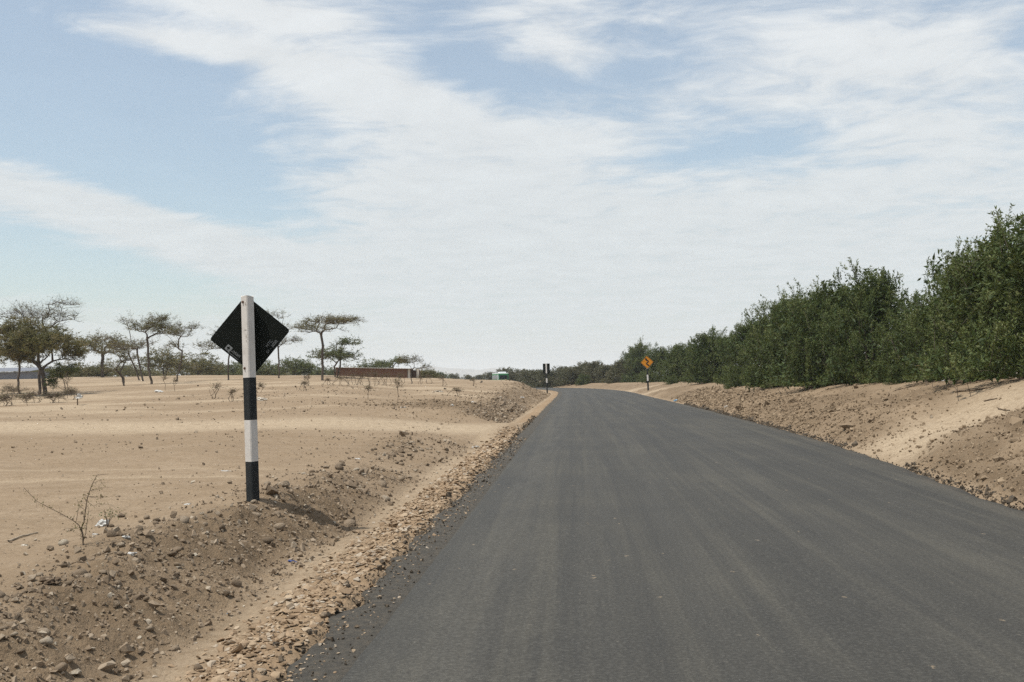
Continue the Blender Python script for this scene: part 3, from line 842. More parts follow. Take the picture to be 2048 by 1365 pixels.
def grow(r, fork_path, attractors, up=0.10, jit=0.06, outward=0.22):
    """join each crown point to the nearest bough; returns nodes, parents, radii"""
    nodes = [np.array(p, float) for p in fork_path]
    par = [-1] + list(range(len(fork_path) - 1))
    first = max(1, len(fork_path) - 2)
    f = nodes[-1]
    order = np.argsort(np.linalg.norm(attractors - f, axis=1))
    allow = [i >= first for i in range(len(nodes))]
    depth = list(np.cumsum([0] + [np.linalg.norm(nodes[i] - nodes[i - 1]) for i in range(1, len(nodes))]))
    tips = []
    for ai in order:
        a = attractors[ai]
        Nn = np.array(nodes); dd = np.linalg.norm(Nn - a, axis=1)
        back = np.maximum(0, np.linalg.norm(Nn - f, axis=1) - np.linalg.norm(a - f))
        hi = np.maximum(0, Nn[:, 2] - a[2])
        cost = dd + 1.5 * back + 0.7 * hi + outward * np.array(depth) + np.where(allow, 0, 99)
        p = int(np.argmin(cost))
        seg = a - nodes[p]; L = np.linalg.norm(seg)
        k = max(1, min(5, int(L / 0.45) + 1))
        prev = p
        o1 = r.normal(0, jit, 3) * L; o1[2] += up * L
        for j in range(1, k + 1):
            t = j / k
            q = nodes[p] + seg * t + o1 * (4 * t * (1 - t)) * 0.8 + (r.normal(0, 0.02, 3) if j < k else 0)
            nodes.append(q); par.append(prev); allow.append(True)
            depth.append(depth[prev] + np.linalg.norm(q - nodes[prev])); prev = len(nodes) - 1
        tips.append(prev)
    return np.array(nodes), np.array(par), np.array(tips)
def radii(nodes, par, tip_r, base_r, ex=2.05):
    n = len(nodes)
    w = np.zeros(n)
    hasc = np.zeros(n, bool); hasc[par[par >= 0]] = True
    w[~hasc] = 1.0
    for i in range(n - 1, 0, -1):
        w[par[i]] += w[i]
    rr = w ** (1 / ex)
    k = base_r / rr[0]
    return np.maximum(tip_r, rr * k)

def thorn_tree(name, label, group, px, D, base_py, fork_py, lobes, base_r, leaf, leafm, seed, lean=0.0, twigs=5, twig_len=0.5,
               stems=1, leaf_len=0.15, leaf_w=0.042, cat='tree', tip_r=0.008, up=0.10, bark=None):
    """lobes: (cx, cy, half width, half height, points) given in photo pixels, built at distance D"""
    r = np.random.default_rng(seed)
    lobes = [(a, b_, c * 1.05, d * 1.35, int(n * 1.8)) for a, b_, c, d, n in lobes]
    leaf *= 0.5; tip_r *= 0.8
    if fork_py < base_py - 30: fork_py = base_py - (base_py - fork_py) * 0.66
    b = stand(px, D)
    sc = D / FPX
    root = empty(name, b)
    top0 = at(px, base_py, D)
    dz = b.z - top0.z                        # keep heights measured from where it stands
    def loc(cx, cy): return np.array([(cx - px) * sc, 0.0, max(0.15, (base_py - cy) * sc)])
    allA, nodesL, edges = [], [], []
    partsW, leafP, leafD = [], [], []
    groups = [[] for _ in range(stems)]
    for i, (cx, cy, hw, hh, n) in enumerate(lobes):
        c = loc(cx, cy)
        c[1] = r.normal(0, hw * sc * 0.25)
        q = r.normal(size=(n, 3)); q /= np.linalg.norm(q, axis=1, keepdims=True)
        q *= r.random((n, 1)) ** (1 / 2.2)
        q[:, 2] = np.where(q[:, 2] < -0.2, -q[:, 2] * 0.6, q[:, 2])
        pts = c + q * np.array([hw * sc, hw * sc * 0.8, hh * sc])
        for s_ in range(stems): groups[s_].append(pts[s_::stems])
    for s in range(stems):
        A = np.concatenate(groups[s])
        fx = 0.0 if stems == 1 else r.normal(0, 0.15)
        fk = np.array([lean * (base_py - fork_py) * sc + fx * 2, r.normal(0, 0.1), (base_py - fork_py) * sc])
        k = 5
        bx = np.array([0 if stems == 1 else (s - (stems - 1) / 2) * base_r * 1.1, 0 if stems == 1 else r.normal(0, base_r * .5), -0.12])
        path = [bx + (fk - bx) * (t / k) + np.array([r.normal(0, .02), r.normal(0, .02), 0]) * fk[2] * (0 < t) for t in range(k + 1)]
        nodes, par, tips = grow(r, path, A, up)
        rad = radii(nodes, par, tip_r, base_r * 0.66)
        rad[0] *= 1.25
        c = np.nonzero(par >= 0)[0]
        thick = rad[c] > 0.03
        for sel, sd in ((c[thick], 6), (c[~thick], 3)):
            if len(sel): partsW.append(tubes(nodes[par[sel]], nodes[sel], np.minimum(rad[par[sel]], rad[sel] * 1.35), rad[sel], sd))
        # twigs, mostly level and outward
        nt = len(tips) * twigs
        tp = nodes[np.repeat(tips, twigs)]
        out = tp - np.array([fk[0], fk[1], fk[2] - 0.3]); out[:, 2] *= 0.25
        out /= np.maximum(np.linalg.norm(out, axis=1, keepdims=True), 1e-6)
        td = out * 0.55 + r.normal(0, 0.75, (nt, 3)) * np.array([1, 1, 0.5]) + np.array([0, 0, 0.12])
        td /= np.linalg.norm(td, axis=1, keepdims=True)
        tl = twig_len * r.uniform(.4, 1.3, nt)
        te = tp + td * tl[:, None]
        partsW.append(tubes(tp, te, np.full(nt, tip_r), np.full(nt, tip_r * .45), 3))
        nl = r.poisson(leaf, nt)
        ix = np.repeat(np.arange(nt), nl)
        if len(ix):
            t = r.uniform(0.15, 1.0, len(ix))
            leafP.append(tp[ix] + td[ix] * (tl[ix] * t)[:, None] + r.normal(0, .04, (len(ix), 3)))
            leafD.append(td[ix] * 0.4 + r.normal(0, 0.8, (len(ix), 3)) * np.array([1, 1, 0.45]))
    V, Fq = join(partsW)
    link('trunk', npmesh('trunk', V, Fq, True), bark or M_bark, root)
    if leafP:
        Pp, Dd = np.concatenate(leafP), np.concatenate(leafD)
        V, Fq = leaves(Pp, Dd, leaf_len, leaf_w, r)
        tint = np.clip(0.5 + 0.9 * fbm(Pp[:, 0] / .9, Pp[:, 2] / .6 + Pp[:, 1] / .9, seed, 2) + r.normal(0, .16, len(Pp)), 0, 1)
        link('crown', npmesh('crown', V, Fq, False, {'tint': np.repeat(tint, 4)}), leafm, root)
    return tag(root, label, cat, group)

GT = 'thorn trees on the left plain'
thorn_tree('thorn_tree', 'large dense olive thorn tree with a thick dark trunk, at the left edge', GT, 90, 63, 795, 735,
           [(60, 690, 80, 38, 90), (110, 700, 60, 34, 60), (30, 720, 50, 25, 35), (150, 715, 30, 26, 22), (30, 665, 45, 22, 26)], 0.20, 26, M_lf_olive, 1, twigs=6, twig_len=0.5)
thorn_tree('thorn_tree', 'tall bare-topped thorn tree spreading above the dense olive tree at the left edge', GT, 78, 66, 792, 690,
           [(40, 632, 70, 22, 44), (120, 640, 62, 20, 44), (135, 612, 40, 10, 16), (60, 655, 60, 16, 22)], 0.15, 1.6, M_lf_olive, 2, twigs=5, twig_len=0.65)
thorn_tree('thorn_tree', 'thorn tree with a thin leaning trunk under the leftmost olive crown', GT, 40, 68, 783, 735,
           [(20, 700, 50, 25, 40), (55, 690, 35, 22, 30), (-40, 690, 60, 40, 40)], 0.11, 24, M_lf_olive, 3, lean=-0.15)
thorn_tree('leafy_shrub', 'dark leafy shrub growing beside the thick trunk at the left edge', None, 130, 62, 797, 782,
           [(120, 757, 18, 20, 30), (145, 752, 15, 15, 18), (105, 775, 14, 14, 16)], 0.03, 9, M_lf_green, 4, stems=3, twig_len=0.3, cat='shrub', tip_r=0.006)
thorn_tree('thorn_tree', 'thorn tree with a short stout trunk behind the sand rise', GT, 205, 108, 756, 732,
           [(205, 700, 52, 24, 50), (175, 690, 35, 16, 26), (245, 695, 32, 18, 24)], 0.26, 8, M_lf_olive, 5, twig_len=0.8, leaf_len=.25, leaf_w=.07)
thorn_tree('thorn_tree', 'tallest flat-crowned thorn tree of the left group, dark curved trunk', GT, 303, 78, 771, 705,
           [(305, 655, 46, 15, 46), (330, 668, 34, 12, 24), (278, 660, 28, 12, 22), (318, 640, 30, 7, 16)], 0.13, 8, M_lf_olive, 6, lean=-0.18, twig_len=0.55)
thorn_tree('thorn_tree', 'thorn tree with a wide brownish crown left of the tallest flat-crowned one', GT, 287, 88, 759, 732,
           [(245, 690, 40, 13, 34), (285, 684, 22, 10, 14), (215, 672, 30, 10, 16), (262, 640, 25, 12, 8)], 0.12, 5, M_lf_olive, 7, lean=-0.25, twig_len=0.6)
thorn_tree('thorn_tree', 'slender thorn tree with a trunk bent to the left behind the tallest one', GT, 279, 92, 758, 720,
           [(240, 702, 35, 9, 22), (268, 692, 22, 10, 16)], 0.10, 5, M_lf_olive, 8, lean=-0.3, twig_len=0.5)
thorn_tree('thorn_tree', 'low forked thorn tree leaning left on the open sand', GT, 248, 76, 769, 752,
           [(222, 737, 16, 6, 10), (247, 712, 12, 12, 14), (260, 715, 22, 8, 12)], 0.09, 4, M_lf_olive, 9, stems=2, lean=-0.2, twig_len=0.4)
thorn_tree('thorn_tree', 'thorn tree with a thin trunk curving right and an airy crown', GT, 352, 84, 762, 705,
           [(368, 665, 32, 18, 40), (350, 690, 24, 9, 14), (390, 655, 18, 8, 12)], 0.10, 4, M_lf_olive, 10, lean=0.25, twig_len=0.5)
thorn_tree('thorn_tree', 'thorn tree half hidden behind the left corner of the diamond sign', GT, 457, 86, 762, 715,
           [(430, 695, 42, 14, 34), (460, 668, 38, 14, 26), (478, 690, 30, 16, 20)], 0.10, 6, M_lf_olive, 11, twig_len=0.6)
thorn_tree('thorn_tree', 'thorn tree half hidden behind the right corner of the diamond sign', GT, 558, 90, 755, 708,
           [(555, 685, 30, 14, 26), (545, 632, 34, 9, 16), (585, 682, 24, 9, 14), (560, 655, 25, 10, 12)], 0.11, 4, M_lf_olive, 12, twig_len=0.55)
thorn_tree('thorn_tree', 'lone umbrella-shaped thorn tree standing clear against the sky', GT, 645, 78, 760, 708,
           [(655, 642, 62, 10, 78), (610, 655, 28, 8, 22), (690, 640, 38, 9, 26), (645, 660, 45, 10, 20)], 0.15, 6, M_lf_olive, 13, twigs=5, twig_len=0.5, up=0.18)
thorn_tree('thorn_tree', 'spreading green thorn tree low behind the umbrella-shaped one', GT, 672, 96, 757, 735,
           [(660, 715, 46, 16, 50), (700, 690, 26, 8, 20), (690, 720, 34, 16, 30)], 0.12, 11, M_lf_green, 14, stems=2, twig_len=0.6, leaf_len=.2, leaf_w=.06)
thorn_tree('thorn_tree', 'sparse dry thorn tree in front of the end of the brick building', GT, 823, 84, 767, 738,
           [(825, 725, 26, 12, 34), (850, 735, 14, 10, 12), (806, 722, 12, 10, 10)], 0.06, 2.2, M_lf_olive, 15, twig_len=0.4)
thorn_tree('thorn_tree', 'green tree with a nodding crown behind the brick building', GT, 790, 170, 745, 722,
           [(800, 708, 16, 7, 22), (775, 716, 14, 9, 22), (760, 712, 8, 8, 12)], 0.20, 9, M_lf_green, 16, twig_len=0.8, leaf_len=.35, leaf_w=.12)
far_lab = [(185, 150, 728, 40, 'low olive thicket tree beyond the stout-trunked thorn tree'), (330, 140, 706, 42, 'rounded olive tree behind the tallest flat-crowned thorn tree'),
           (400, 150, 712, 44, 'bushy olive tree on the skyline left of the diamond sign'), (270, 160, 730, 46, 'low olive bush on the skyline between the leaning trunks'),
           (455, 165, 722, 40, 'low greenish tree on the skyline under the left of the diamond sign'), (520, 150, 726, 40, 'low greenish tree on the skyline under the right of the diamond sign'),
           (590, 140, 722, 36, 'rounded greenish tree between the diamond sign and the umbrella tree'), (740, 165, 722, 30, 'green bush rising behind the left part of the brick building'),
           (110, 150, 735, 50, 'low olive bush far behind the dense tree at the left edge'), (850, 150, 740, 22, 'small dark bush at the right end of the brick building'),
           (225, 170, 716, 44, 'broad pale olive tree on the skyline behind the stout-trunked one'), (365, 175, 722, 46, 'broad olive tree on the skyline behind the airy-crowned one'),
           (490, 180, 728, 48, 'broad low bush on the skyline right behind the striped signpost'), (625, 175, 728, 46, 'broad low green bush on the skyline behind the umbrella tree trunk'),
           (690, 180, 732, 40, 'broad low bush on the skyline left of the brick building'), (60, 160, 728, 60, 'broad low bush on the skyline behind the leftmost trunks'),
           (145, 175, 722, 44, 'broad pale bush on the skyline right of the thick dark trunk'), (555, 185, 732, 44, 'broad low bush on the skyline right of the striped signpost'),
           (310, 185, 730, 50, 'broad low bush on the skyline behind the group of dark curved trunks'), (430, 170, 735, 40, 'broad low bush on the skyline left of the striped signpost')]
for i, (px, D, top, hw, lab) in enumerate(far_lab):
    g = M_lf_green if 'green' in lab else M_lf_olive
    thorn_tree('thorn_tree', lab, 'low trees on the left skyline', px, D, 757, 748, [(px, (top + 757) / 2 + 2, hw, (757 - top) / 2 + 2, 70), (px + hw * .5, (top + 757) / 2 + 7, hw * .7, (757 - top) / 2 - 4, 30)],
               0.10, 10, g, 40 + i, stems=3, twigs=5, twig_len=0.8, leaf_len=.32, leaf_w=.11, tip_r=0.012)
# dry bare shrubs and saplings on the plain
dry = [(430, 797, 768, 14, 'bare forked shrub on the sand left of the striped signpost'), (463, 802, 780, 8, 'small bare shrub close to the left of the striped signpost'),
       (615, 772, 750, 7, 'thin bare shrub just left of the umbrella tree trunk'), (655, 770, 758, 5, 'tiny bare twig at the foot of the umbrella tree'),
       (608, 782, 764, 8, 'bare shrub in front and left of the umbrella tree'), (690, 772, 752, 11, 'leftmost dry shrub in the row before the brick building'),
       (706, 770, 748, 10, 'tangled dark shrub in the row before the brick building'), (735, 772, 746, 11, 'two-stemmed dry shrub in the middle of the row before the brick building'),
       (749, 772, 744, 8, 'single-stemmed dry shrub in the middle of the row before the brick building'), (775, 772, 748, 10, 'dry shrub right of the middle in the row before the brick building'),
       (795, 802, 758, 9, 'tall thin bare stem on the sand before the row of dry shrubs'), (736, 800, 772, 7, 'thin bare stem with a fallen branch on the pale sand'),
       (857, 768, 750, 8, 'faint dry shrub at the right end of the row'), (883, 772, 752, 9, 'thin dry shrub behind the black lump on the sand'),
       (916, 793, 778, 8, 'small dead shrub on the far bank'), (946, 772, 758, 8, 'dead brush near the dark clump on the sand rise'),
       (330, 782, 752, 6, 'thin dark sapling in front of the airy-crowned tree'), (350, 783, 758, 5, 'second thin sapling in front of the airy-crowned tree'),
       (55, 812, 790, 8, 'thin sapling at the front of the leftmost tree shade'), (135, 797, 748, 8, 'thin straight sapling right of the thick dark trunk'),
       (20, 800, 770, 18, 'dry brush at the far left in the shade of the trees'), (520, 786, 768, 7, 'thin bare shrub just right of the striped signpost'),
       (70, 806, 782, 20, 'tangled dry brush in front of the thick dark trunk'), (112, 806, 786, 18, 'dry brush right in front of the leftmost tree shade'), (5, 812, 792, 16, 'low dry brush at the left picture edge before the trees'),
       (720, 771, 750, 10, 'dry twiggy shrub left of the middle in the row before the brick building'), (762, 770, 750, 9, 'short dry shrub in the middle of the row before the brick building'),
       (800, 769, 748, 10, 'thin dry shrub left of the sparse tree by the brick building'), (840, 769, 752, 8, 'thin dry shrub right of the sparse tree by the brick building'), (678, 770, 752, 9, 'dry shrub right below the umbrella tree crown')]
for i, (px, py, top, hw, lab) in enumerate(dry):
    p = on_pix(px, py + 0.5)
    hh = (py - top)
    st = 1 if 'stem ' in lab or 'sapling' in lab or 'thin bare stem' in lab else 3
    thorn_tree('dry_shrub', lab, 'dry shrubs on the left plain', px, min(p.y, 96), py, py - hh * (0.45 if st == 1 else 0.2), [(px, top + hh * .32, hw, hh * .36, 12), (px + random.uniform(-.4, .4) * hw, top + hh * .2, hw * .8, hh * .25, 7)],
               0.022, 0.5, M_lf_olive, 70 + i, stems=st, twigs=3, twig_len=0.22, leaf_len=.1, leaf_w=.04, cat='shrub', tip_r=0.0055, bark=M_twig)

# the near sapling in the foreground, thin green-brown stems
def near_sapling():
    r = np.random.default_rng(5)
    b = on_pix(166, 1090); D = b.y; sc = D / FPX
    root = empty('sapling', b)
    def P(px, py, dy=0.0): return np.array([(px - 166) * sc, dy, (1090 - py) * sc])
    lines = [([(166, 1095), (166, 1075), (163, 1055), (168, 1045), (171, 1020), (176, 992), (185, 968), (196, 948)], 0.0095),
             ([(165, 1068), (160, 1050), (152, 1041), (125, 1024), (100, 1010), (80, 998), (55, 970)], 0.0065),
             ([(166, 1085), (175, 1066), (182, 1040), (189, 1012)], 0.005),
             ([(152, 1041), (155, 1020), (157, 1008)], 0.004), ([(163, 1055), (148, 1057), (134, 1055)], 0.0035),
             ([(189, 1012), (180, 1000), (178, 990)], 0.003), ([(180, 980), (195, 978), (208, 974)], 0.003), ([(176, 992), (200, 995), (214, 992)], 0.003),
             ([(188, 965), (204, 958), (210, 968)], 0.003), ([(182, 1040), (190, 1032)], 0.003), ([(171, 1020), (160, 1010), (158, 998)], 0.003),
             ([(189, 1012), (200, 1006), (232, 1009)], 0.003)]
    parts, LP, LD = [], [], []
    for k, (pts, rad) in enumerate(lines):
        dy = 0.0 if k == 0 else r.normal(0, .10)
        Q = np.array([P(x, y, dy * i / len(pts)) for i, (x, y) in enumerate(pts)])
        rad *= 0.68; n = len(Q); rr = np.linspace(rad, rad * 0.4, n)
        parts.append(tubes(Q[:-1], Q[1:], rr[:-1], rr[1:], 5))
        for i in range(1, n):
            m = 7 if i > 1 else 2
            t = r.random((m, 1)); LP.append(Q[i - 1] * (1 - t) + Q[i] * t + r.normal(0, .012, (m, 3))); LD.append(r.normal(size=(m, 3)))
            # side twiglets
            e = Q[i] + r.normal(0, .05, 3); parts.append(tubes(Q[i][None], e[None], np.array([rad * .35]), np.array([rad * .2]), 3))
    V, Fq = join(parts)
    link('stem', npmesh('stem', V, Fq, True), M_twig, root)
    Pp = np.concatenate(LP); V, Fq = leaves(Pp, np.concatenate(LD), 0.028, 0.009, r)
    link('foliage', npmesh('foliage', V, Fq, False, {'tint': np.repeat(r.random(len(Pp)), 4)}), M_lf_olive, root)
    tag(root, 'bare thin sapling with a long branch reaching left in the foreground', 'sapling')
    b2 = on_pix(215, 1056)
    root = empty('sapling', b2)
    parts = []
    for ex, ey, dy in ((-14, 38, .05), (-3, 45, -.04), (12, 40, .02), (22, 34, -.03)):
        Q = np.array([[0, 0, -.02], [ex * .3 * sc, dy * .5, ey * .45 * sc], [ex * sc, dy, ey * sc]])
        parts.append(tubes(Q[:-1], Q[1:], np.array([.006, .004]), np.array([.004, .002]), 4))
    V, Fq = join(parts); link('stem', npmesh('stem', V, Fq, True), M_twig, root)
    n = 70; Pp = np.stack([r.normal(8, 14, n) * sc, r.normal(0, .05, n), r.uniform(22, 46, n) * sc], 1)
    V, Fq = leaves(Pp, r.normal(size=(n, 3)), 0.03, 0.012, r)
    link('foliage', npmesh('foliage', V, Fq, False, {'tint': np.repeat(r.random(n), 4)}), M_lf_green, root)
    tag(root, 'small leafy sapling behind the crumpled white bag', 'sapling')
near_sapling()

# dense roadside bushes
def bush_mesh(seed, w, d, h, shoots, per, ll, lw, upright=0.8, inner=2500, shoot_len=0.75):
    r = np.random.default_rng(seed)
    nl = 12
    cs, rad = np.zeros((nl, 3)), np.zeros((nl, 3))
    for i in range(nl):
        tier = (0, 0, 0, 0, 1, 1, 1, 1, 2, 2, 2, 2)[i]
        an = r.uniform(0, 2 * np.pi) if tier == 0 else i * np.pi / 2 + r.normal(0, .35)
        rr_ = (r.uniform(.02, .22), r.uniform(.16, .28), r.uniform(.20, .32))[tier]
        zc = (r.uniform(.58, .76), r.uniform(.38, .52), r.uniform(.06, .16))[tier]
        cs[i] = (math.cos(an) * rr_ * w, math.sin(an) * rr_ * d, zc * h)
        q_ = (r.uniform(.15, .24), r.uniform(.20, .28), r.uniform(.20, .27))[tier]
        rad[i] = (q_ * w, q_ * d, (r.uniform(.20, .27), r.uniform(.22, .30), r.uniform(.16, .24))[tier] * h)
    # leafy plumes: bundles of shoots sharing a tip and a direction
    npl = shoots // 6
    k = r.integers(0, nl, npl)
    q = r.normal(size=(npl, 3)); q[:, 2] += 0.25; q /= np.linalg.norm(q, axis=1, keepdims=True)
    tip = cs[k] + q * rad[k] * r.uniform(.72, 1.12, (npl, 1))
    lead = (r.random(npl) < 0.16) & (tip[:, 2] > .5 * h)
    tip[lead, 2] += r.uniform(.12, .50, lead.sum())
    sd = q * 0.65 + np.array([0, 0, upright]) + r.normal(0, .25, (npl, 3))
    pi = np.repeat(np.arange(npl), 6); shoots = npl * 6
    tip = tip[pi] + r.normal(0, .085, (shoots, 3)); q = q[pi]; lead = lead[pi]
    tip[:, 2] = np.maximum(tip[:, 2], 0.12)
    sd = sd[pi] + r.normal(0, .24, (shoots, 3)); sd /= np.linalg.norm(sd, axis=1, keepdims=True)
    pl_tone = r.random(npl)[pi]
    Ls = shoot_len * r.uniform(.55, 1.3, shoots)
    base = tip - sd * Ls[:, None]
    clump = 0.7 * pl_tone + 0.3 * r.random(shoots)
    ix = np.repeat(np.arange(shoots), per)
    t = r.random(len(ix)) ** 0.8
    P = base[ix] + sd[ix] * (Ls[ix] * t)[:, None]
    rnd = r.normal(size=(len(ix), 3)); perp = np.cross(sd[ix], rnd); perp /= np.maximum(np.linalg.norm(perp, axis=1, keepdims=True), 1e-6)
    D = sd[ix] * r.uniform(.35, .9, (len(ix), 1)) + perp * 0.75
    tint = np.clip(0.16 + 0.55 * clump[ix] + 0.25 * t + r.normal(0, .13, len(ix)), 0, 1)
    keep = P[:, 2] > 0.03
    P, D, tint = P[keep], D[keep], tint[keep]
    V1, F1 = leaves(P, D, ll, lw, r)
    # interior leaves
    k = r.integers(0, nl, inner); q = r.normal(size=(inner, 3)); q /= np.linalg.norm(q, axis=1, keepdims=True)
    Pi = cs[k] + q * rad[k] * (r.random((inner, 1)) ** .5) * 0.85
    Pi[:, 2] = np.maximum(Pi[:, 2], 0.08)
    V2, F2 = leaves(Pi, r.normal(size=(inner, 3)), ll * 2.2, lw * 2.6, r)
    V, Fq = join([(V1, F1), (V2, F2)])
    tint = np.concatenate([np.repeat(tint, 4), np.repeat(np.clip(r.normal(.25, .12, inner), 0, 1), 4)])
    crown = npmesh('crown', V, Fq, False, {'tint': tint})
    # stems: main limbs to lobes and the bare feet of the shoots
    A, B, ra, rb = [], [], [], []
    for i in range(nl):
        p0 = np.array([0.0, 0.0, -.1]); p1 = cs[i]
        m = (p0 + p1) / 2 + r.normal(0, .12, 3)
        for a, b, x, y in ((p0, m, .05, .035), (m, p1, .035, .018)): A.append(a); B.append(b); ra.append(x); rb.append(y)
    sel = r.choice(shoots, min(260, shoots), replace=False)
    for s in sel:
        A.append(base[s]); B.append(tip[s]); ra.append(.006); rb.append(.003)
    V, Fq = tubes(np.array(A), np.array(B), np.array(ra), np.array(rb), 4)
    return crown, npmesh('stems', V, Fq, True)
BUSH = []
for i in range(5):
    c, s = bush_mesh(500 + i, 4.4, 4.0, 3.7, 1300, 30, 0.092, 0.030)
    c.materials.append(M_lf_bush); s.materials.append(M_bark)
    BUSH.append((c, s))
GB = []
for i in range(3):
    c, s = bush_mesh(520 + i, 4.4, 4.0, 3.4, 900, 24, 0.11, 0.035, 0.6, 2000, 0.7)
    c.materials.append(M_lf_grey); s.materials.append(M_twig)
    GB.append((c, s))
def bush(protos, k, px, D, top_py, w, rz, label, group, cat='bush', name='roadside_bush', dz=0.0, dx=0.0):
    p = stand(px, D); p.x += dx; p.z = ground_z(p.x, p.y)
    top = at(px, top_py, D).z
    h0 = 3.62 if protos is BUSH else 3.5
    root = empty(name, (p.x, p.y, p.z - 0.05 + dz), rz)
    hs = max(0.25, (top - p.z)) / h0
    root.scale = (w / 4.2, w / 4.2, hs)
    link('crown', protos[k][0], None, root); link('stems', protos[k][1], None, root)['kind'] = 'stuff'
    return tag(root, label, cat, group)
GBU = 'dark green bushes lining the right bank'
for k, (px, D, top, w, lab) in enumerate([
        (2150, 19.5, 380, 4.6, 'tallest dark green bush cut off by the right edge of the picture'),
        (2020, 22, 462, 4.2, 'tall dark green bush at the right edge, upright feathery shoots'),
        (1940, 24.5, 498, 3.6, 'tall bush next to the rightmost ones, dense with small leaves'),
        (1845, 28, 592, 3.4, 'lighter olive-green bush in the dip between two taller bushes'),
        (1740, 31, 528, 3.9, 'tall rounded bush with two leafy points above the row'),
        (1650, 36.5, 544, 4.4, 'broad tall bush in the middle of the right row'),
        (1565, 44, 596, 4.4, 'bush sloping down on the left shoulder of the tall middle bushes'),
        (1500, 56, 632, 5.0, 'bush with low leafy foot beside the lowest of the bank'),
        (1425, 76, 658, 5.6, 'rounded bush left of the dip in the right row'),
        (1370, 96, 684, 6.0, 'low bush right of the yellow diamond sign'),
        (1330, 120, 688, 6.6, 'bush right behind the yellow diamond sign'),
        (1287, 142, 684, 7.2, 'bush with spiky shoots just left of the yellow diamond sign'),
        (1265, 158, 700, 6.5, 'low green bush where the right row meets the grey thicket')]):
    f = 1.22 if D < 33 else 1.16 if D < 60 else 1.05
    bush(BUSH, k % 5, px, D * f, top, w * (1 + (f - 1) * 0.7), k * 1.9, lab, GBU)
for k, (px, D, top, w, lab) in enumerate([
        (2110, 26, 470, 4.6, 'back-row bush behind the tallest one at the right edge'), (2000, 28, 515, 4.2, 'back-row bush filling behind the two tall right bushes'),
        (1880, 32, 602, 4.4, 'back-row bush seen through the dip between taller bushes'), (1700, 38, 560, 4.4, 'back-row bush behind the tall rounded bush'),
        (1610, 43, 580, 5.0, 'back-row bush behind the broad middle bush'), (1530, 60, 622, 5.2, 'back-row bush behind the sloping bush'),
        (1465, 78, 668, 6, 'back-row bush showing low in the dip of the right row'), (1395, 106, 690, 6.5, 'back-row bush behind the rounded bush by the dip')]):
    f = 1.22 if D < 33 else 1.16 if D < 60 else 1.05
    bush(BUSH, (k + 2) % 5, px, D * f, top, w * (1 + (f - 1) * 0.7), k * 2.3 + 1, lab, GBU)
for k, (px, py, hw, hh, lab) in enumerate([(1800, 768, 26, 22, 'low leafy foot growing out at the base of the lighter olive bush'),
        (1470, 776, 22, 24, 'small low bush at the lower left foot of the row'), (1345, 768, 14, 9, 'tiny low bush on the sand right of the yellow sign'),
        (1990, 757, 30, 18, 'low leafy growth under the bush at the right edge')]):
    p = on_pix(px, py)
    D = p.y + 0.3
    bush(BUSH, k % 5, px, D, py - 2 * hh, hw * 2.4 * D / FPX, k, lab, 'small growth at the foot of the right bushes')
GGB = 'grey-olive dry bushes beyond the bend'
for k, (px, D, top, w) in enumerate([(985, 262, 738, 7), (1015, 258, 732, 8), (1040, 215, 733, 8), (1068, 196, 731, 8), (1100, 180, 735, 7), (1125, 182, 728, 7),
                                     (1150, 175, 724, 7), (1172, 178, 720, 7), (1192, 172, 717, 7), (1215, 168, 722, 6.5), (1238, 160, 722, 6.5), (1255, 152, 712, 6.5)]):
    labs = ['leftmost grey-olive bush, behind the bus', 'grey-olive bush right behind the bus roof', 'grey-olive bush between the bus and the far rectangular sign', 'grey-olive bush just left of the far rectangular sign',
            'grey-olive bush behind the far rectangular sign', 'grey-olive bush just right of the far rectangular sign', 'grey-olive bush above the left end of the road crest',
            'yellowish bush above the middle of the road crest', 'tallest grey-olive bush above the road crest', 'grey-olive bush above the right end of the road crest',
            'dark grey-olive bush before the green row begins', 'grey-olive bush touching the first green bush']
    bush(GB, k % 3, px, D, top, w, k * 1.7, labs[k], GGB, name='dry_bush')
for k, (px, D, top, w, lab) in enumerate([(885, 300, 742, 6, 'dark green bush on the skyline below the far hills, left one'), (910, 320, 745, 7, 'low bush on the skyline below the far hills, middle one'),
                                          (935, 330, 747, 7, 'low bush on the skyline below the far hills, right of the middle'), (958, 310, 745, 6, 'small bush on the skyline left of the bus')]):
    bush(BUSH if k == 0 else GB, k % 3, px, D, top, w, k, lab, 'bushes on the far skyline', name='far_bush')
for k, (px, py, hh, hw, lab) in enumerate([(8, 812, 28, 26, 'grey twiggy brush at the left picture edge under the trees'), (52, 806, 24, 24, 'grey twiggy brush between the two leftmost trunks'),
        (104, 806, 24, 22, 'grey twiggy brush right at the foot of the thick dark trunk'), (142, 800, 28, 16, 'grey brush at the right end of the leftmost tree shade'), (30, 796, 26, 26, 'grey twiggy brush further back under the leftmost crowns')]):
    thorn_tree('low_brush', lab, 'low brush under the leftmost trees', px, on_pix(px, py).y, py, py - 4, [(px, py - hh * .42, hw, hh * .38, 26)], 0.02, 1.6, M_lf_grey, 300 + k,
               stems=3, twigs=5, twig_len=.35, leaf_len=.10, leaf_w=.035, cat='shrub', tip_r=.006, bark=M_twig)
# the green shrub standing in front of the grey thicket at the crest
bush(BUSH, 1, 1166, 166, 748, 3.2, 0.4, 'small fresh green bush in front of the grey thicket at the road crest', GGB, name='roadside_bush')
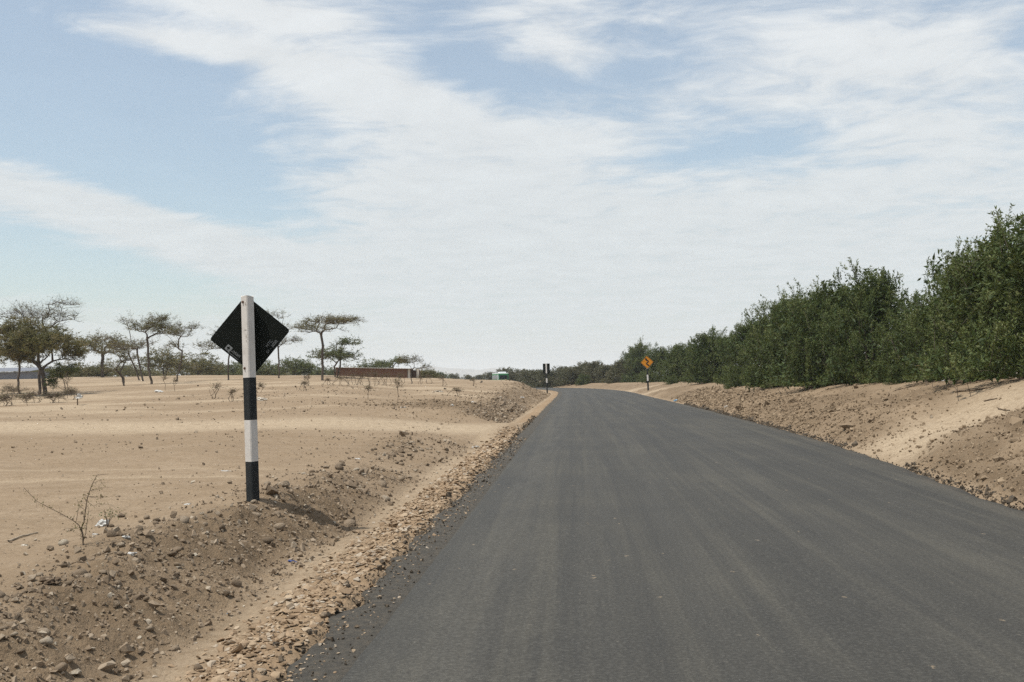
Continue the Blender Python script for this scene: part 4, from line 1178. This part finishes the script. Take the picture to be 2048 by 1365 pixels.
# dry brown tuft at the foot of the right bushes
thorn_tree('dry_shrub', 'rusty brown dry tuft at the foot of the right bushes', None, 1880, on_pix(1880, 762).y, 762, 755, [(1880, 742, 22, 14, 40)], 0.010, 0.3, M_lf_olive, 99, stems=3, twigs=5, twig_len=.16, cat='shrub', tip_r=.004, up=0.4, bark=mat_bark('rusty_twig', (0.10, 0.055, 0.03), (0.21, 0.12, 0.065)))

# ------------------------------------------------------------------ signs
def mat_paint(name, c, wear=(0.30, 0.26, 0.21), amount=0.35, rough=0.75, scale=9.0, spec=0.25):
    m, N = newmat(name)
    P = N.n('ShaderNodeTexCoord').outputs['Object']
    a = N.noise(P, scale, 6, 0.7); b = N.noise(P, scale * 6, 4, 0.6)
    col = N.mix(N.math('MULTIPLY', N.maprange(a, 0.48, 0.72), amount), c, wear)
    col = N.mix(N.maprange(b, 0.3, 0.8, 0.0, 0.22), col, tuple(x * 0.6 for x in c))
    return finish(m, N, principled(N, col, rough, N.bump(N.math('MULTIPLY_ADD', b, 0.5, a), 0.25, 0.01), spec))
M_white = mat_paint('white_post_paint', (0.60, 0.57, 0.53))
M_black = mat_paint('black_post_paint', (0.016, 0.019, 0.020), (0.06, 0.055, 0.05), 0.5)
M_plate = mat_paint('black_sign_back', (0.006, 0.008, 0.006), (0.014, 0.015, 0.012), 0.5, 0.7, 6.0, 0.12)
M_letter = mat_paint('grey_lettering', (0.20, 0.21, 0.21), (0.10, 0.10, 0.10), 0.4)
M_rust = mat_paint('rusty_steel', (0.13, 0.075, 0.045), (0.05, 0.03, 0.02), 0.6)
M_conc = mat_paint('bare_concrete', (0.33, 0.30, 0.26), (0.20, 0.17, 0.14), 0.5)
M_yel = mat_paint('amber_sign_face', (0.62, 0.235, 0.012), (0.40, 0.15, 0.02), 0.3, 0.5)
M_sym = mat_paint('black_symbol', (0.012, 0.012, 0.012), (0.03, 0.03, 0.03), 0.2)

def band_mesh(name, z0, z1, s, yaw, bev=0.012):
    return box_mesh(name, (0, 0, (z0 + z1) / 2), (s, s, z1 - z0), bev, Matrix.Rotation(yaw, 3, 'Z'))
def post_bands(root, zs, cols, s, yaw, dig=0.35):
    """painted bands stacked up a square concrete post"""
    for i, c in enumerate(cols):
        z0 = zs[i] - (dig if i == 0 else 0); z1 = zs[i + 1]
        bm = bmesh.new(); h = s / 2; b = s * 0.10
        pts = [(-h + b, -h), (h - b, -h), (h, -h + b), (h, h - b), (h - b, h), (-h + b, h), (-h, h - b), (-h, -h + b)]
        Rm = Matrix.Rotation(yaw, 3, 'Z')
        lo = [bm.verts.new(Rm @ Vector((x, y, z0))) for x, y in pts]
        last = i == len(cols) - 1
        hi = [bm.verts.new(Rm @ Vector((x * (0.97 if last else 1), y * (0.97 if last else 1), z1 - (0.012 * (k % 3 == 0) if last else 0)))) for k, (x, y) in enumerate(pts)]
        for k in range(8): bm.faces.new((lo[k], lo[(k + 1) % 8], hi[(k + 1) % 8], hi[k]))
        bm.faces.new(list(reversed(lo))); bm.faces.new(hi)
        link('white_band' if c == 'w' else 'black_band', bmmesh('post_band', bm), M_white if c == 'w' else M_black, root)
def rounded_poly(pts, rad, seg=5):
    out = []
    n = len(pts)
    for i in range(n):
        p, a, b = Vector(pts[i]), Vector(pts[i - 1]), Vector(pts[(i + 1) % n])
        da, db = (a - p).normalized(), (b - p).normalized()
        ang = da.angle(db); t = rad / math.tan(ang / 2)
        c = p + (da + db).normalized() * (rad / math.sin(ang / 2))
        p0, p1 = p + da * t - c, p + db * t - c
        for k in range(seg + 1):
            q = p0.lerp(p1, k / seg); q = q.normalized() * rad
            out.append((c.x + q.x, c.y + q.y))
    return out
def frame_obj(o, yaw, roll, loc):
    o.matrix_local = Matrix.Translation(loc) @ Matrix.Rotation(yaw, 4, 'Z') @ Matrix.Rotation(-roll, 4, 'Y')
def text_mesh(body, size, depth=0.0015):
    cu = bpy.data.curves.new('lettering', 'FONT')
    cu.body, cu.size, cu.extrude = body, size, depth
    cu.align_x, cu.align_y = 'CENTER', 'CENTER'
    ob = bpy.data.objects.new('lettering', cu); COL.objects.link(ob)
    dg = bpy.context.evaluated_depsgraph_get()
    me = bpy.data.meshes.new_from_object(ob.evaluated_get(dg))
    bpy.data.objects.remove(ob)
    me.materials.clear()
    return me
def put_flat(name, me, mat, parent, x, z, ang, y):
    """lay an XY-plane mesh on a plate's near face, turned by ang in the plate"""
    o = link(name, me, mat, parent)
    o.matrix_local = Matrix.Translation((x, y, z)) @ Matrix.Rotation(-ang, 4, 'Y') @ Matrix.Rotation(R(90), 4, 'X')
    return o

def near_sign():
    b = on_pix(506, 1001)
    root = empty('road_sign', b, 0.0, (0.0, R(-1.2)))
    k = b.y / FPX
    zs = [0.0, 78 * k, 162 * k, 248 * k, 415 * k]
    post_bands(root, zs, 'bwbw', 0.117, R(-30))
    h = 82.5 * k; f = h / 0.516
    dia = rounded_poly([(0, h), (h, 0), (0, -h), (-h, 0)], 0.035)
    pl = link('plate', prism_mesh('plate', dia, -0.0015, 0.0015), M_plate, root)
    frame_obj(pl, R(6), R(4.3), (-0.010, 0.092, 336 * k))
    inner = rounded_poly([(0, h - .02), (h - .02, 0), (0, -h + .02), (-h + .02, 0)], 0.03)
    link('sign_face', prism_mesh('sign_face', inner, 0.0035, 0.0045), M_yel, pl)
    y = -0.0035
    put_flat('lettering', text_mesh('MTC', 0.052 * f), M_letter, pl, 0.232 * f, -0.140 * f, R(45), y)
    put_flat('lettering', text_mesh('01 - 2020', 0.052 * f), M_letter, pl, 0.262 * f, -0.184 * f, R(45), y)
    put_flat('lettering', text_mesh('Losan', 0.066 * f), M_letter, pl, -0.205 * f, -0.213 * f, R(-45), y)
    # emblem: grey square with a dark four-pointed star cut out
    bm = bmesh.new(); q = 0.034; c = 0.010
    sq = [(-q, -q), (q, -q), (q, q), (-q, q)]
    star = [(0, -q * .78), (c, -c), (q * .78, 0), (c, c), (0, q * .78), (-c, c), (-q * .78, 0), (-c, -c)]
    def tri(pts):
        vs = [bm.verts.new((x, yy, 0.001)) for x, yy in pts]; bm.faces.new(vs)
    tri([(-q, -q), star[0], star[7]]); tri([(q, -q), star[1], star[0]]); tri([(q, -q), star[2], star[1]]); tri([(q, q), star[3], star[2]])
    tri([(q, q), star[4], star[3]]); tri([(-q, q), star[5], star[4]]); tri([(-q, q), star[6], star[5]]); tri([(-q, -q), star[7], star[6]])
    tri([(-q, -q), (q, -q), star[0]]); tri([(q, -q), (q, q), star[2]]); tri([(q, q), (-q, q), star[4]]); tri([(-q, q), (-q, -q), star[6]])
    bmesh.ops.remove_doubles(bm, verts=bm.verts, dist=1e-5)
    put_flat('emblem', bmmesh('emblem', bm), M_letter, pl, -0.288 * f, -0.140 * f, R(-45), y)
    bm = bmesh.new()
    for i in range(9): bm_box(bm, (-0.075 + i * 0.0185, 0, 0), (0.013 - 0.003 * (i % 3), 0.008, 0.002))
    put_flat('small_print', bmmesh('small_print', bm), M_letter, pl, -0.240 * f, -0.246 * f, R(-45), y)
    tag(pl, 'black diamond plate seen from the back')
    # bolts and rust marks on the near-left face of the post
    Rm = Matrix.Rotation(R(-30), 3, 'Z')
    for z in (402 * k, 267 * k):
        bm = bmesh.new()
        bmesh.ops.create_cone(bm, cap_ends=True, segments=6, radius1=0.011, radius2=0.010, depth=0.016, matrix=Matrix.Rotation(R(90), 4, 'X'))
        bmesh.ops.create_cone(bm, cap_ends=True, segments=12, radius1=0.017, radius2=0.017, depth=0.003, matrix=Matrix.Translation((0, 0.007, 0)) @ Matrix.Rotation(R(90), 4, 'X'))
        o = link('bolt', bmmesh('bolt', bm), M_rust, root)
        o.matrix_local = Matrix.Translation(Rm @ Vector((-0.012, -0.066, z))) @ Matrix.Rotation(R(-30), 4, 'Z')
    # chips in the paint at the near corner
    for z, w, hh in ((398 * k, .010, .05), (345 * k, .05, .008), (332 * k, .012, .05), (322 * k, .008, .04)):
        r = np.random.default_rng(int(z * 1000))
        pts = [(math.cos(a) * w / 2 * r.uniform(.6, 1.1), math.sin(a) * hh / 2 * r.uniform(.6, 1.1)) for a in np.linspace(0, 6.28, 9)[:-1]]
        o = link('paint_chip', prism_mesh('paint_chip', pts, -0.0008, 0.0012), M_conc, root)
        o.matrix_local = Matrix.Translation(Rm @ Vector((0.030 - w * .3, -0.0593, z))) @ Matrix.Rotation(R(-30), 4, 'Z')
    tag(root, 'near black diamond sign seen from behind on a black and white post', 'road sign')
near_sign()

def far_signs():
    # amber warning diamond with a winding arrow, right of the road
    D = 96.0; b = stand(1296, D); k = D / FPX
    root = empty('road_sign', b, 0, (0, R(-1.2)))
    bt = 768
    top = b.z
    base = at(1296, bt, D).z
    z = lambda py: (at(1296, py, D).z - b.z)
    post_bands(root, [0, max(0.12, z(762)), z(750), z(738), z(728)], 'bwbw', 0.15, R(0))
    h = 0.62; cz = z(725)
    pl = link('plate', prism_mesh('plate', rounded_poly([(0, h), (h, 0), (0, -h), (-h, 0)], 0.05), -0.002, 0.002), M_yel, root)
    frame_obj(pl, R(6), R(2), (0, -0.10, cz))
    bm = bmesh.new()
    o_, i_ = h - 0.035, h - 0.06
    O = [bm.verts.new((x * o_, -0.005, zz * o_)) for x, zz in ((0, 1), (1, 0), (0, -1), (-1, 0))]
    I = [bm.verts.new((x * i_, -0.005, zz * i_)) for x, zz in ((0, 1), (1, 0), (0, -1), (-1, 0))]
    for q in range(4): bm.faces.new((O[q], O[(q + 1) % 4], I[(q + 1) % 4], I[q]))
    link('border', bmmesh('border', bm), M_sym, pl)
    # winding arrow
    cl = [(0.17, -0.36), (0.10, -0.27), (-0.03, -0.20), (-0.07, -0.10), (0.02, -0.03), (0.12, 0.03), (0.10, 0.13), (-0.03, 0.19), (-0.09, 0.25)]
    bm = bmesh.new(); L, Rr = [], []
    for q, (x, zz) in enumerate(cl):
        a = Vector(cl[max(0, q - 1)]); c = Vector(cl[min(len(cl) - 1, q + 1)]); t = (c - a).normalized(); nrm = Vector((-t.y, t.x)) * 0.062
        L.append(bm.verts.new((x + nrm.x, -0.005, zz + nrm.y))); Rr.append(bm.verts.new((x - nrm.x, -0.005, zz - nrm.y)))
    for q in range(len(cl) - 1): bm.faces.new((L[q], L[q + 1], Rr[q + 1], Rr[q]))
    hd = [bm.verts.new((x, -0.006, zz)) for x, zz in ((-0.17, 0.20), (0.04, 0.30), (-0.14, 0.44))]
    bm.faces.new(hd)
    link('winding_arrow', bmmesh('winding_arrow', bm), M_sym, pl)
    tag(root, 'amber diamond warning sign with a winding black arrow on the right bank', 'road sign')
    # dark rectangular sign seen from behind, left of the road
    D = 112.0; b = stand(1094, D)
    root = empty('road_sign', b, 0, (0, R(-1.0)))
    z = lambda py: (at(1094, py, D).z - b.z)
    post_bands(root, [0, max(0.1, z(766)), z(757), z(747), z(727.5)], 'bwbw', 0.16, R(0))
    w = 14 * D / FPX; z0, z1 = z(748), z(727.5)
    pl = link('plate', prism_mesh('plate', rounded_poly([(-w / 2, z0), (w / 2, z0), (w / 2, z1), (-w / 2, z1)], 0.04), 0.10, 0.104), M_plate, root)
    tag(root, 'distant dark rectangular sign seen from behind, left of the road', 'road sign')
far_signs()

# ------------------------------------------------------------------ bus
def bus():
    D = 214.0
    p = at(1001, 760, D)
    zr = float(zroad(np.array([D]))[0])
    W, Lg, Ht = 2.35, 8.6, at(1001, 746, D).z - zr
    root = empty('bus', (p.x + 0.6, D, zr), R(13))
    M_grn = mat_paint('green_bus_paint', (0.02, 0.20, 0.06), (0.03, 0.15, 0.06), 0.2, 0.4, 3, 0.5)
    M_wht = mat_paint('white_bus_paint', (0.78, 0.80, 0.80), (0.6, 0.6, 0.58), 0.2, 0.4, 3, 0.5)
    m, N = newmat('bus_glass'); M_gl = finish(m, N, principled(N, (0.012, 0.018, 0.022), 0.08, None, 0.6))
    M_tyre = mat_paint('tyre_rubber', (0.02, 0.02, 0.02), (0.06, 0.05, 0.04), 0.4)
    m, N = newmat('tail_lamp_red'); M_red = finish(m, N, principled(N, (0.35, 0.01, 0.01), 0.25, None, 0.5))
    # local: rear face at y = 0 looking to -Y, bus runs towards +Y
    link('body', box_mesh('body', (0, Lg / 2, 0.35 + (Ht - 0.5) / 2), (W, Lg, Ht - 0.5), 0.10), M_grn, root)
    link('roof', box_mesh('roof', (0, Lg / 2, Ht - 0.17), (W - 0.04, Lg - 0.06, 0.22), 0.09), M_wht, root)
    link('air_unit', box_mesh('air_unit', (0.05, 1.9, Ht + 0.06), (W * .62, 2.4, 0.30), 0.09), M_wht, root)
    zt = Ht - 0.95
    link('rear_window', box_mesh('rear_window', (0.05, -0.004, zt), (W * .74, 0.05, 0.85), 0.02), M_gl, root)
    for k in range(6):
        o = link('side_window', box_mesh('side_window', (-W / 2 - 0.002, 1.05 + k * 1.28, zt), (0.05, 1.12, 0.85), 0.02), M_gl, root)
        o = link('side_window', box_mesh('side_window', (W / 2 + 0.002, 1.05 + k * 1.28, zt), (0.05, 1.12, 0.85), 0.02), M_gl, root)
    for s in (-1, 1):
        link('tail_light', box_mesh('tail_light', (s * W * .42, -0.01, 1.1), (0.16, 0.05, 0.42), 0.015), M_red, root)
        for yy in (1.9, Lg - 1.6):
            bm = bmesh.new(); bmesh.ops.create_cone(bm, cap_ends=True, segments=20, radius1=.47, radius2=.47, depth=.28, matrix=Matrix.Translation((s * (W / 2 - .13), yy, .47)) @ Matrix.Rotation(R(90), 4, 'Y'))
            w = link('wheel', bmmesh('wheel', bm), M_tyre, root)
            bm = bmesh.new(); bmesh.ops.create_cone(bm, cap_ends=True, segments=16, radius1=.26, radius2=.22, depth=.31, matrix=Matrix.Translation((s * (W / 2 - .13), yy, .47)) @ Matrix.Rotation(R(90), 4, 'Y'))
            link('rim', bmmesh('rim', bm), M_wht, w)
    link('bumper', box_mesh('bumper', (0, -0.05, 0.5), (W + 0.02, 0.16, 0.28), 0.04), M_tyre, root)
    link('corner_panel', box_mesh('corner_panel', (-W / 2 + 0.06, 0.10, Ht / 2), (0.14, 0.24, Ht - 0.75), 0.03), M_wht, root)
    tag(root, 'green and white bus driving away beyond the sand rise', 'bus')
bus()

# ------------------------------------------------------------------ brick building behind the rise
def mat_brick():
    m, N = newmat('red_brick')
    P = N.n('ShaderNodeTexCoord').outputs['Object']
    sw = N.n('ShaderNodeSeparateXYZ'); N.put(sw.inputs[0], P)
    cb = N.n('ShaderNodeCombineXYZ'); N.put(cb.inputs[0], N.math('ADD', sw.outputs[0], sw.outputs[1])); N.put(cb.inputs[1], sw.outputs[2])
    br = N.n('ShaderNodeTexBrick'); N.put(br.inputs['Vector'], cb.outputs[0])
    br.inputs['Color1'].default_value = (0.13, 0.055, 0.032, 1); br.inputs['Color2'].default_value = (0.18, 0.078, 0.042, 1); br.inputs['Mortar'].default_value = (0.18, 0.13, 0.095, 1)
    br.inputs['Scale'].default_value = 1.0; br.inputs['Brick Width'].default_value = 0.26; br.inputs['Row Height'].default_value = 0.10; br.inputs['Mortar Size'].default_value = 0.012
    col = N.mix(N.maprange(N.noise(P, 0.6, 5), 0.4, 0.7, 0, 0.5), br.outputs[0], (0.13, 0.06, 0.035))
    return finish(m, N, principled(N, col, 0.92, None, 0.1))
def brick_house():
    D = 142.0
    a, b = at(672, 760, D), at(838, 760, D)
    zt_l, zt_r = at(700, 735, D).z, at(826, 738.5, D).z
    g = min(ground_z(a.x, D), ground_z(b.x, D + 6)) - 0.3
    root = empty('brick_building', (a.x, D, g))
    Lw = b.x - a.x; h0, h1 = zt_l - g, zt_r - g
    MB, MP = mat_brick(), mat_paint('pale_plaster', (0.50, 0.46, 0.40), (0.35, 0.28, 0.2), 0.5, 0.9, 1.0)
    MR = mat_paint('sheet_roof', (0.50, 0.48, 0.44), (0.30, 0.24, 0.18), 0.5, 0.6, 1.0)
    e = 0.86 * Lw
    for nm, (x0, x1, y0, y1) in {'front_wall': (0, e, 0, .25), 'rear_wall': (0, e, 5.0, 5.25), 'left_wall': (0, .25, .252, 4.998), 'right_wall': (e - .25, e, .252, 4.998)}.items():
        bm = bmesh.new()
        tops = lambda x: h0 + (h1 - h0) * x / Lw
        vs = [bm.verts.new(c) for c in ((x0, y0, 0), (x1, y0, 0), (x1, y1, 0), (x0, y1, 0), (x0, y0, tops(x0)), (x1, y0, tops(x1)), (x1, y1, tops(x1)), (x0, y1, tops(x0)))]
        for q in ((0, 1, 2, 3), (4, 5, 6, 7), (0, 1, 5, 4), (1, 2, 6, 5), (2, 3, 7, 6), (3, 0, 4, 7)): bm.faces.new([vs[i] for i in q])
        link(nm, bmmesh(nm, bm), MB, root)
    ang = math.atan2(h1 - h0, Lw)
    bm = bmesh.new(); n = 60
    xs = np.linspace(-0.35, Lw * .97, n)
    rows = [[bm.verts.new((x, y, h0 + (h1 - h0) * x / Lw + 0.03 + 0.03 * (i % 2))) for i, x in enumerate(xs)] for y in (-0.45, 5.7)]
    for i in range(n - 1): bm.faces.new((rows[0][i], rows[0][i + 1], rows[1][i + 1], rows[1][i]))
    o = link('roof', bmmesh('roof', bm), MR, root)
    sol = o.modifiers.new('thick', 'SOLIDIFY'); sol.thickness = 0.05
    for x in (0.88 * Lw, 0.985 * Lw):
        link('porch_pillar', box_mesh('porch_pillar', (x, 0.14, (h1 - .02) / 2), (0.34, 0.34, h1 - .02), 0.02), MP, root)
    link('porch_wall', box_mesh('porch_wall', (0.932 * Lw, 2.6, (h1 - .15) / 2), (0.10 * Lw, .2, h1 - .15), 0.02), MB, root)
    tag(root, 'low red brick building with a thin sheet roof behind the sand rise', 'building')
    # blue-grey sheet shed at the far left
    D = 108.0
    a, b = at(-70, 760, D), at(62, 760, D); zt = at(20, 741, D).z
    g = ground_z(0.5 * (a.x + b.x), D) - 0.6
    root = empty('sheet_shed', (a.x, D, g))
    MS = mat_paint('blue_grey_sheet', (0.19, 0.20, 0.23), (0.28, 0.26, 0.24), 0.4, 0.55, 2.0)
    Lw = b.x - a.x; h = zt - g
    link('wall', box_mesh('wall', (Lw / 2, 2.0, h / 2 - 0.1), (Lw, 4.0, h - 0.2), 0.02), MS, root)
    bm = bmesh.new(); n = 50; xs = np.linspace(-.3, Lw + .3, n)
    rows = [[bm.verts.new((x, y, z + 0.03 * (i % 2))) for i, x in enumerate(xs)] for y, z in ((-.4, h - .12), (4.4, h + .35))]
    for i in range(n - 1): bm.faces.new((rows[0][i], rows[0][i + 1], rows[1][i + 1], rows[1][i]))
    o = link('roof', bmmesh('roof', bm), MS, root)
    sol = o.modifiers.new('thick', 'SOLIDIFY'); sol.thickness = 0.04
    tag(root, 'low blue-grey sheet shed behind the leftmost trees', 'shed')
brick_house()

# ------------------------------------------------------------------ litter, sticks
M_bag = mat_paint('white_plastic', (0.50, 0.49, 0.46), (0.5, 0.46, 0.4), 0.4, 0.45, 14.0, 0.4)
M_pale = mat_paint('pale_card', (0.55, 0.50, 0.42), (0.4, 0.32, 0.24), 0.4)
M_blue = mat_paint('blue_plastic', (0.03, 0.05, 0.16), (0.02, 0.03, 0.08), 0.4, 0.4)
M_ltblue = mat_paint('light_blue_plastic', (0.22, 0.42, 0.60), (0.3, 0.4, 0.5), 0.4, 0.4)
M_wood = mat_bark('grey_driftwood', (0.26, 0.21, 0.155), (0.42, 0.35, 0.265))
M_dkwood = mat_bark('dark_stick', (0.09, 0.065, 0.045), (0.17, 0.125, 0.085))
def crumple(name, px, py, w, h, mat, label, seed, cat='litter', flat=False):
    p = on_pix(px, py); k = p.y / FPX
    r = np.random.default_rng(seed)
    bm = bmesh.new()
    bmesh.ops.create_icosphere(bm, subdivisions=3, radius=1.0)
    for v in bm.verts:
        c = v.co
        f = 1 + 0.9 * float(fbm(np.array([c.x * 1.6 + seed]), np.array([c.y * 1.6 + c.z * 2.1]), seed, 3)[0]) + r.normal(0, .09)
        v.co = Vector((c.x * f * w * k / 2, c.y * f * w * k * .38, max(-0.25, c.z * f) * h * k / 2))
    mn = min(v.co.z for v in bm.verts)
    o = link(name, bmmesh(name, bm), mat)
    o.location = (p.x, p.y, p.z - mn - 0.008); o.rotation_euler = (0, 0, r.uniform(-.5, .5))
    return tag(o, label, cat)
for i, (nm, px, py, w, h, mt, lab, cat) in enumerate([
        ('plastic_bag', 205, 1052, 26, 20, M_bag, 'crumpled white plastic bag under the small leafy sapling', 'plastic bag'),
        ('paper_scrap', 191, 1070, 13, 6, M_bag, 'white paper scrap below the small leafy sapling', 'litter'),
        ('plastic_scrap', 252, 1080, 14, 10, M_bag, 'white plastic scrap with dark twigs beside the pointed grey stone', 'litter'),
        ('plastic_scrap', 48, 1092, 14, 7, M_pale, 'pale plastic scrap below the grey driftwood stick', 'litter'),
        ('plastic_scrap', 260, 1110, 22, 8, M_bag, 'white torn strip of plastic on the berm edge', 'litter'),
        ('plastic_scrap', 586, 1124, 18, 8, M_blue, 'dark blue plastic scrap at the foot of the berm', 'litter'),
        ('bottle_cap', 455, 1228, 6, 4, M_ltblue, 'tiny light blue plastic bit on the ditch floor', 'litter'),
        ('plastic_scrap', 375, 1010, 12, 5, M_bag, 'white scrap on the sand between the stones and the signpost', 'litter'),
        ('plastic_bag', 318, 785, 16, 7, M_bag, 'white rubbish lying under the tallest flat-crowned tree', 'litter'),
        ('plastic_bag', 523, 802, 20, 10, M_pale, 'pale and dark rubbish heap right of the striped signpost', 'litter'),
        ('plastic_scrap', 806, 816, 14, 3, M_bag, 'white flat scrap on the sand before the bare thin stem', 'litter'),
        ('plastic_scrap', 875, 784, 20, 4, M_pale, 'pale flat patch of rubbish beside the black lump', 'litter'),
        ('plastic_scrap', 905, 812, 7, 4, M_bag, 'white scrap on the dark rubble bank, left one', 'litter'),
        ('plastic_scrap', 945, 806, 6, 3, M_bag, 'white scrap on the dark rubble bank, upper right one', 'litter'),
        ('plastic_scrap', 1018, 825, 6, 4, M_bag, 'white scrap at the far left roadside below the rubble bank', 'litter'),
        ('plastic_scrap', 1044, 796, 9, 3, M_bag, 'white scrap on the far left bank near the distant sign', 'litter'),
        ('plastic_scrap', 950, 896, 16, 5, M_bag, 'white scrap on the near side of the dirt track mouth', 'litter'),
        ('plastic_scrap', 714, 918, 14, 3, M_bag, 'white flat scrap on the sand right of the signpost', 'litter'),
        ('plastic_scrap', 450, 943, 18, 3, M_bag, 'white thin strip on the sand left of the signpost', 'litter'),
        ('plastic_scrap', 1453, 817, 9, 6, M_bag, 'white plastic scrap low on the right bank', 'litter'),
        ('plastic_scrap', 1353, 803, 9, 5, M_ltblue, 'bluish plastic scrap on the right bank nearer the amber sign', 'litter'),
        ('plastic_bag', 1890, 762, 16, 6, M_bag, 'white rubbish at the foot of the right bushes by the brown tuft', 'litter'),
        ('plastic_bag', 1972, 757, 14, 7, M_bag, 'white rubbish under the rightmost bushes', 'litter'),
        ('rock', 2034, 757, 26, 16, M_pale, 'pale lumpy rock under the rightmost bush', 'rock'),
        ('rotten_log', 100, 1165, 36, 16, M_dkwood, 'short brown chunk of wood on the sand above the berm', 'log')]):
    crumple(nm, px, py, w, h, mt, lab, 900 + i, cat)
# a white bag caught on a stake by the left trees
def staked_bag():
    b = on_pix(155, 811); D = b.y; k = D / FPX
    st = empty('stake', b)
    A = np.array([[0, 0, -.1], [0, 0, 14 * k]]); V, Fq = tubes(A[:1], A[1:], np.array([.03]), np.array([.025]), 6)
    link('shaft', npmesh('shaft', V, Fq), M_dkwood, st)
    tag(st, 'short dark stake holding up a white bag near the left trees', 'stake')
    o = crumple('plastic_bag', 161, 811, 16, 12, M_bag, 'white bag caught on top of the short dark stake', 950, 'plastic bag')
    o.location = (b.x + 4 * k, b.y, b.z + 15 * k)
staked_bag()
def stick(pts, rad, mat, label, seed, cat='stick'):
    r = np.random.default_rng(seed)
    P = [on_pix(x, y) for x, y in pts]
    Q = []
    for i in range(len(P) - 1):
        for t in np.linspace(0, 1, 4, endpoint=False):
            q = P[i].lerp(P[i + 1], t); Q.append((q.x, q.y, ground_z(q.x, q.y) + rad * .8 + abs(r.normal(0, .004))))
    q = P[-1]; Q.append((q.x, q.y, q.z + rad * .8))
    Q = np.array(Q) + r.normal(0, rad * .25, (len(Q), 3)) * np.array([1, 1, .3])
    n = len(Q); rr = np.linspace(rad, rad * .6, n) * r.uniform(.85, 1.15, n)
    V, Fq = tubes(Q[:-1], Q[1:], rr[:-1], rr[1:], 6)
    c = Q.mean(0)
    o = link('stick', npmesh('stick', V - c, Fq, True), mat); o.location = c
    return tag(o, label, cat)
stick([(17, 1085), (45, 1075), (75, 1069)], 0.011, M_wood, 'pale grey driftwood stick on the sand at the left edge', 1)
stick([(113, 1133), (170, 1130)], 0.005, M_dkwood, 'thin dark twig on the sand below the sapling', 2)
stick([(285, 1090), (330, 1077)], 0.006, M_dkwood, 'thin dark twig along the upper edge of the berm', 3)
stick([(145, 1155), (185, 1142)], 0.005, M_dkwood, 'short thin twig on the sand beside the brown wood chunk', 4)
stick([(1911, 787), (1950, 783), (1981, 777)], 0.022, M_dkwood, 'long dark stick on the right terrace', 5)
stick([(1968, 804), (1994, 800)], 0.016, M_dkwood, 'shorter dark stick on the right terrace below the long one', 6)
stick([(1997, 820), (2020, 822)], 0.016, M_dkwood, 'dark stick at the top of the sand fan', 7)
stick([(1790, 783), (1830, 774)], 0.018, M_dkwood, 'dark branch below the lighter olive bush', 8)
stick([(1995, 752), (2015, 742)], 0.018, M_wood, 'pale broken branch under the rightmost bushes', 9)
stick([(1905, 864), (1945, 856)], 0.012, M_dkwood, 'small twig lying on the sand fan', 10)

# ------------------------------------------------------------------ the dusty air
def haze():
    bm = bmesh.new()
    bm_box(bm, (0, 4500, 80), (36000, 30000, 170))
    m = bpy.data.materials.new('dusty_air'); m.use_nodes = True
    N = NT(m.node_tree)
    v = N.n('ShaderNodeVolumePrincipled')
    v.inputs['Color'].default_value = (0.90, 0.955, 1.0, 1)
    v.inputs['Density'].default_value = 0.00022
    v.inputs['Anisotropy'].default_value = 0.0
    o = N.n('ShaderNodeOutputMaterial'); m.node_tree.links.new(v.outputs[0], o.inputs['Volume'])
    h = link('haze', bmmesh('haze', bm), m)
    tag(h, 'pale dusty air over the plain', 'haze', kind='stuff')
haze()
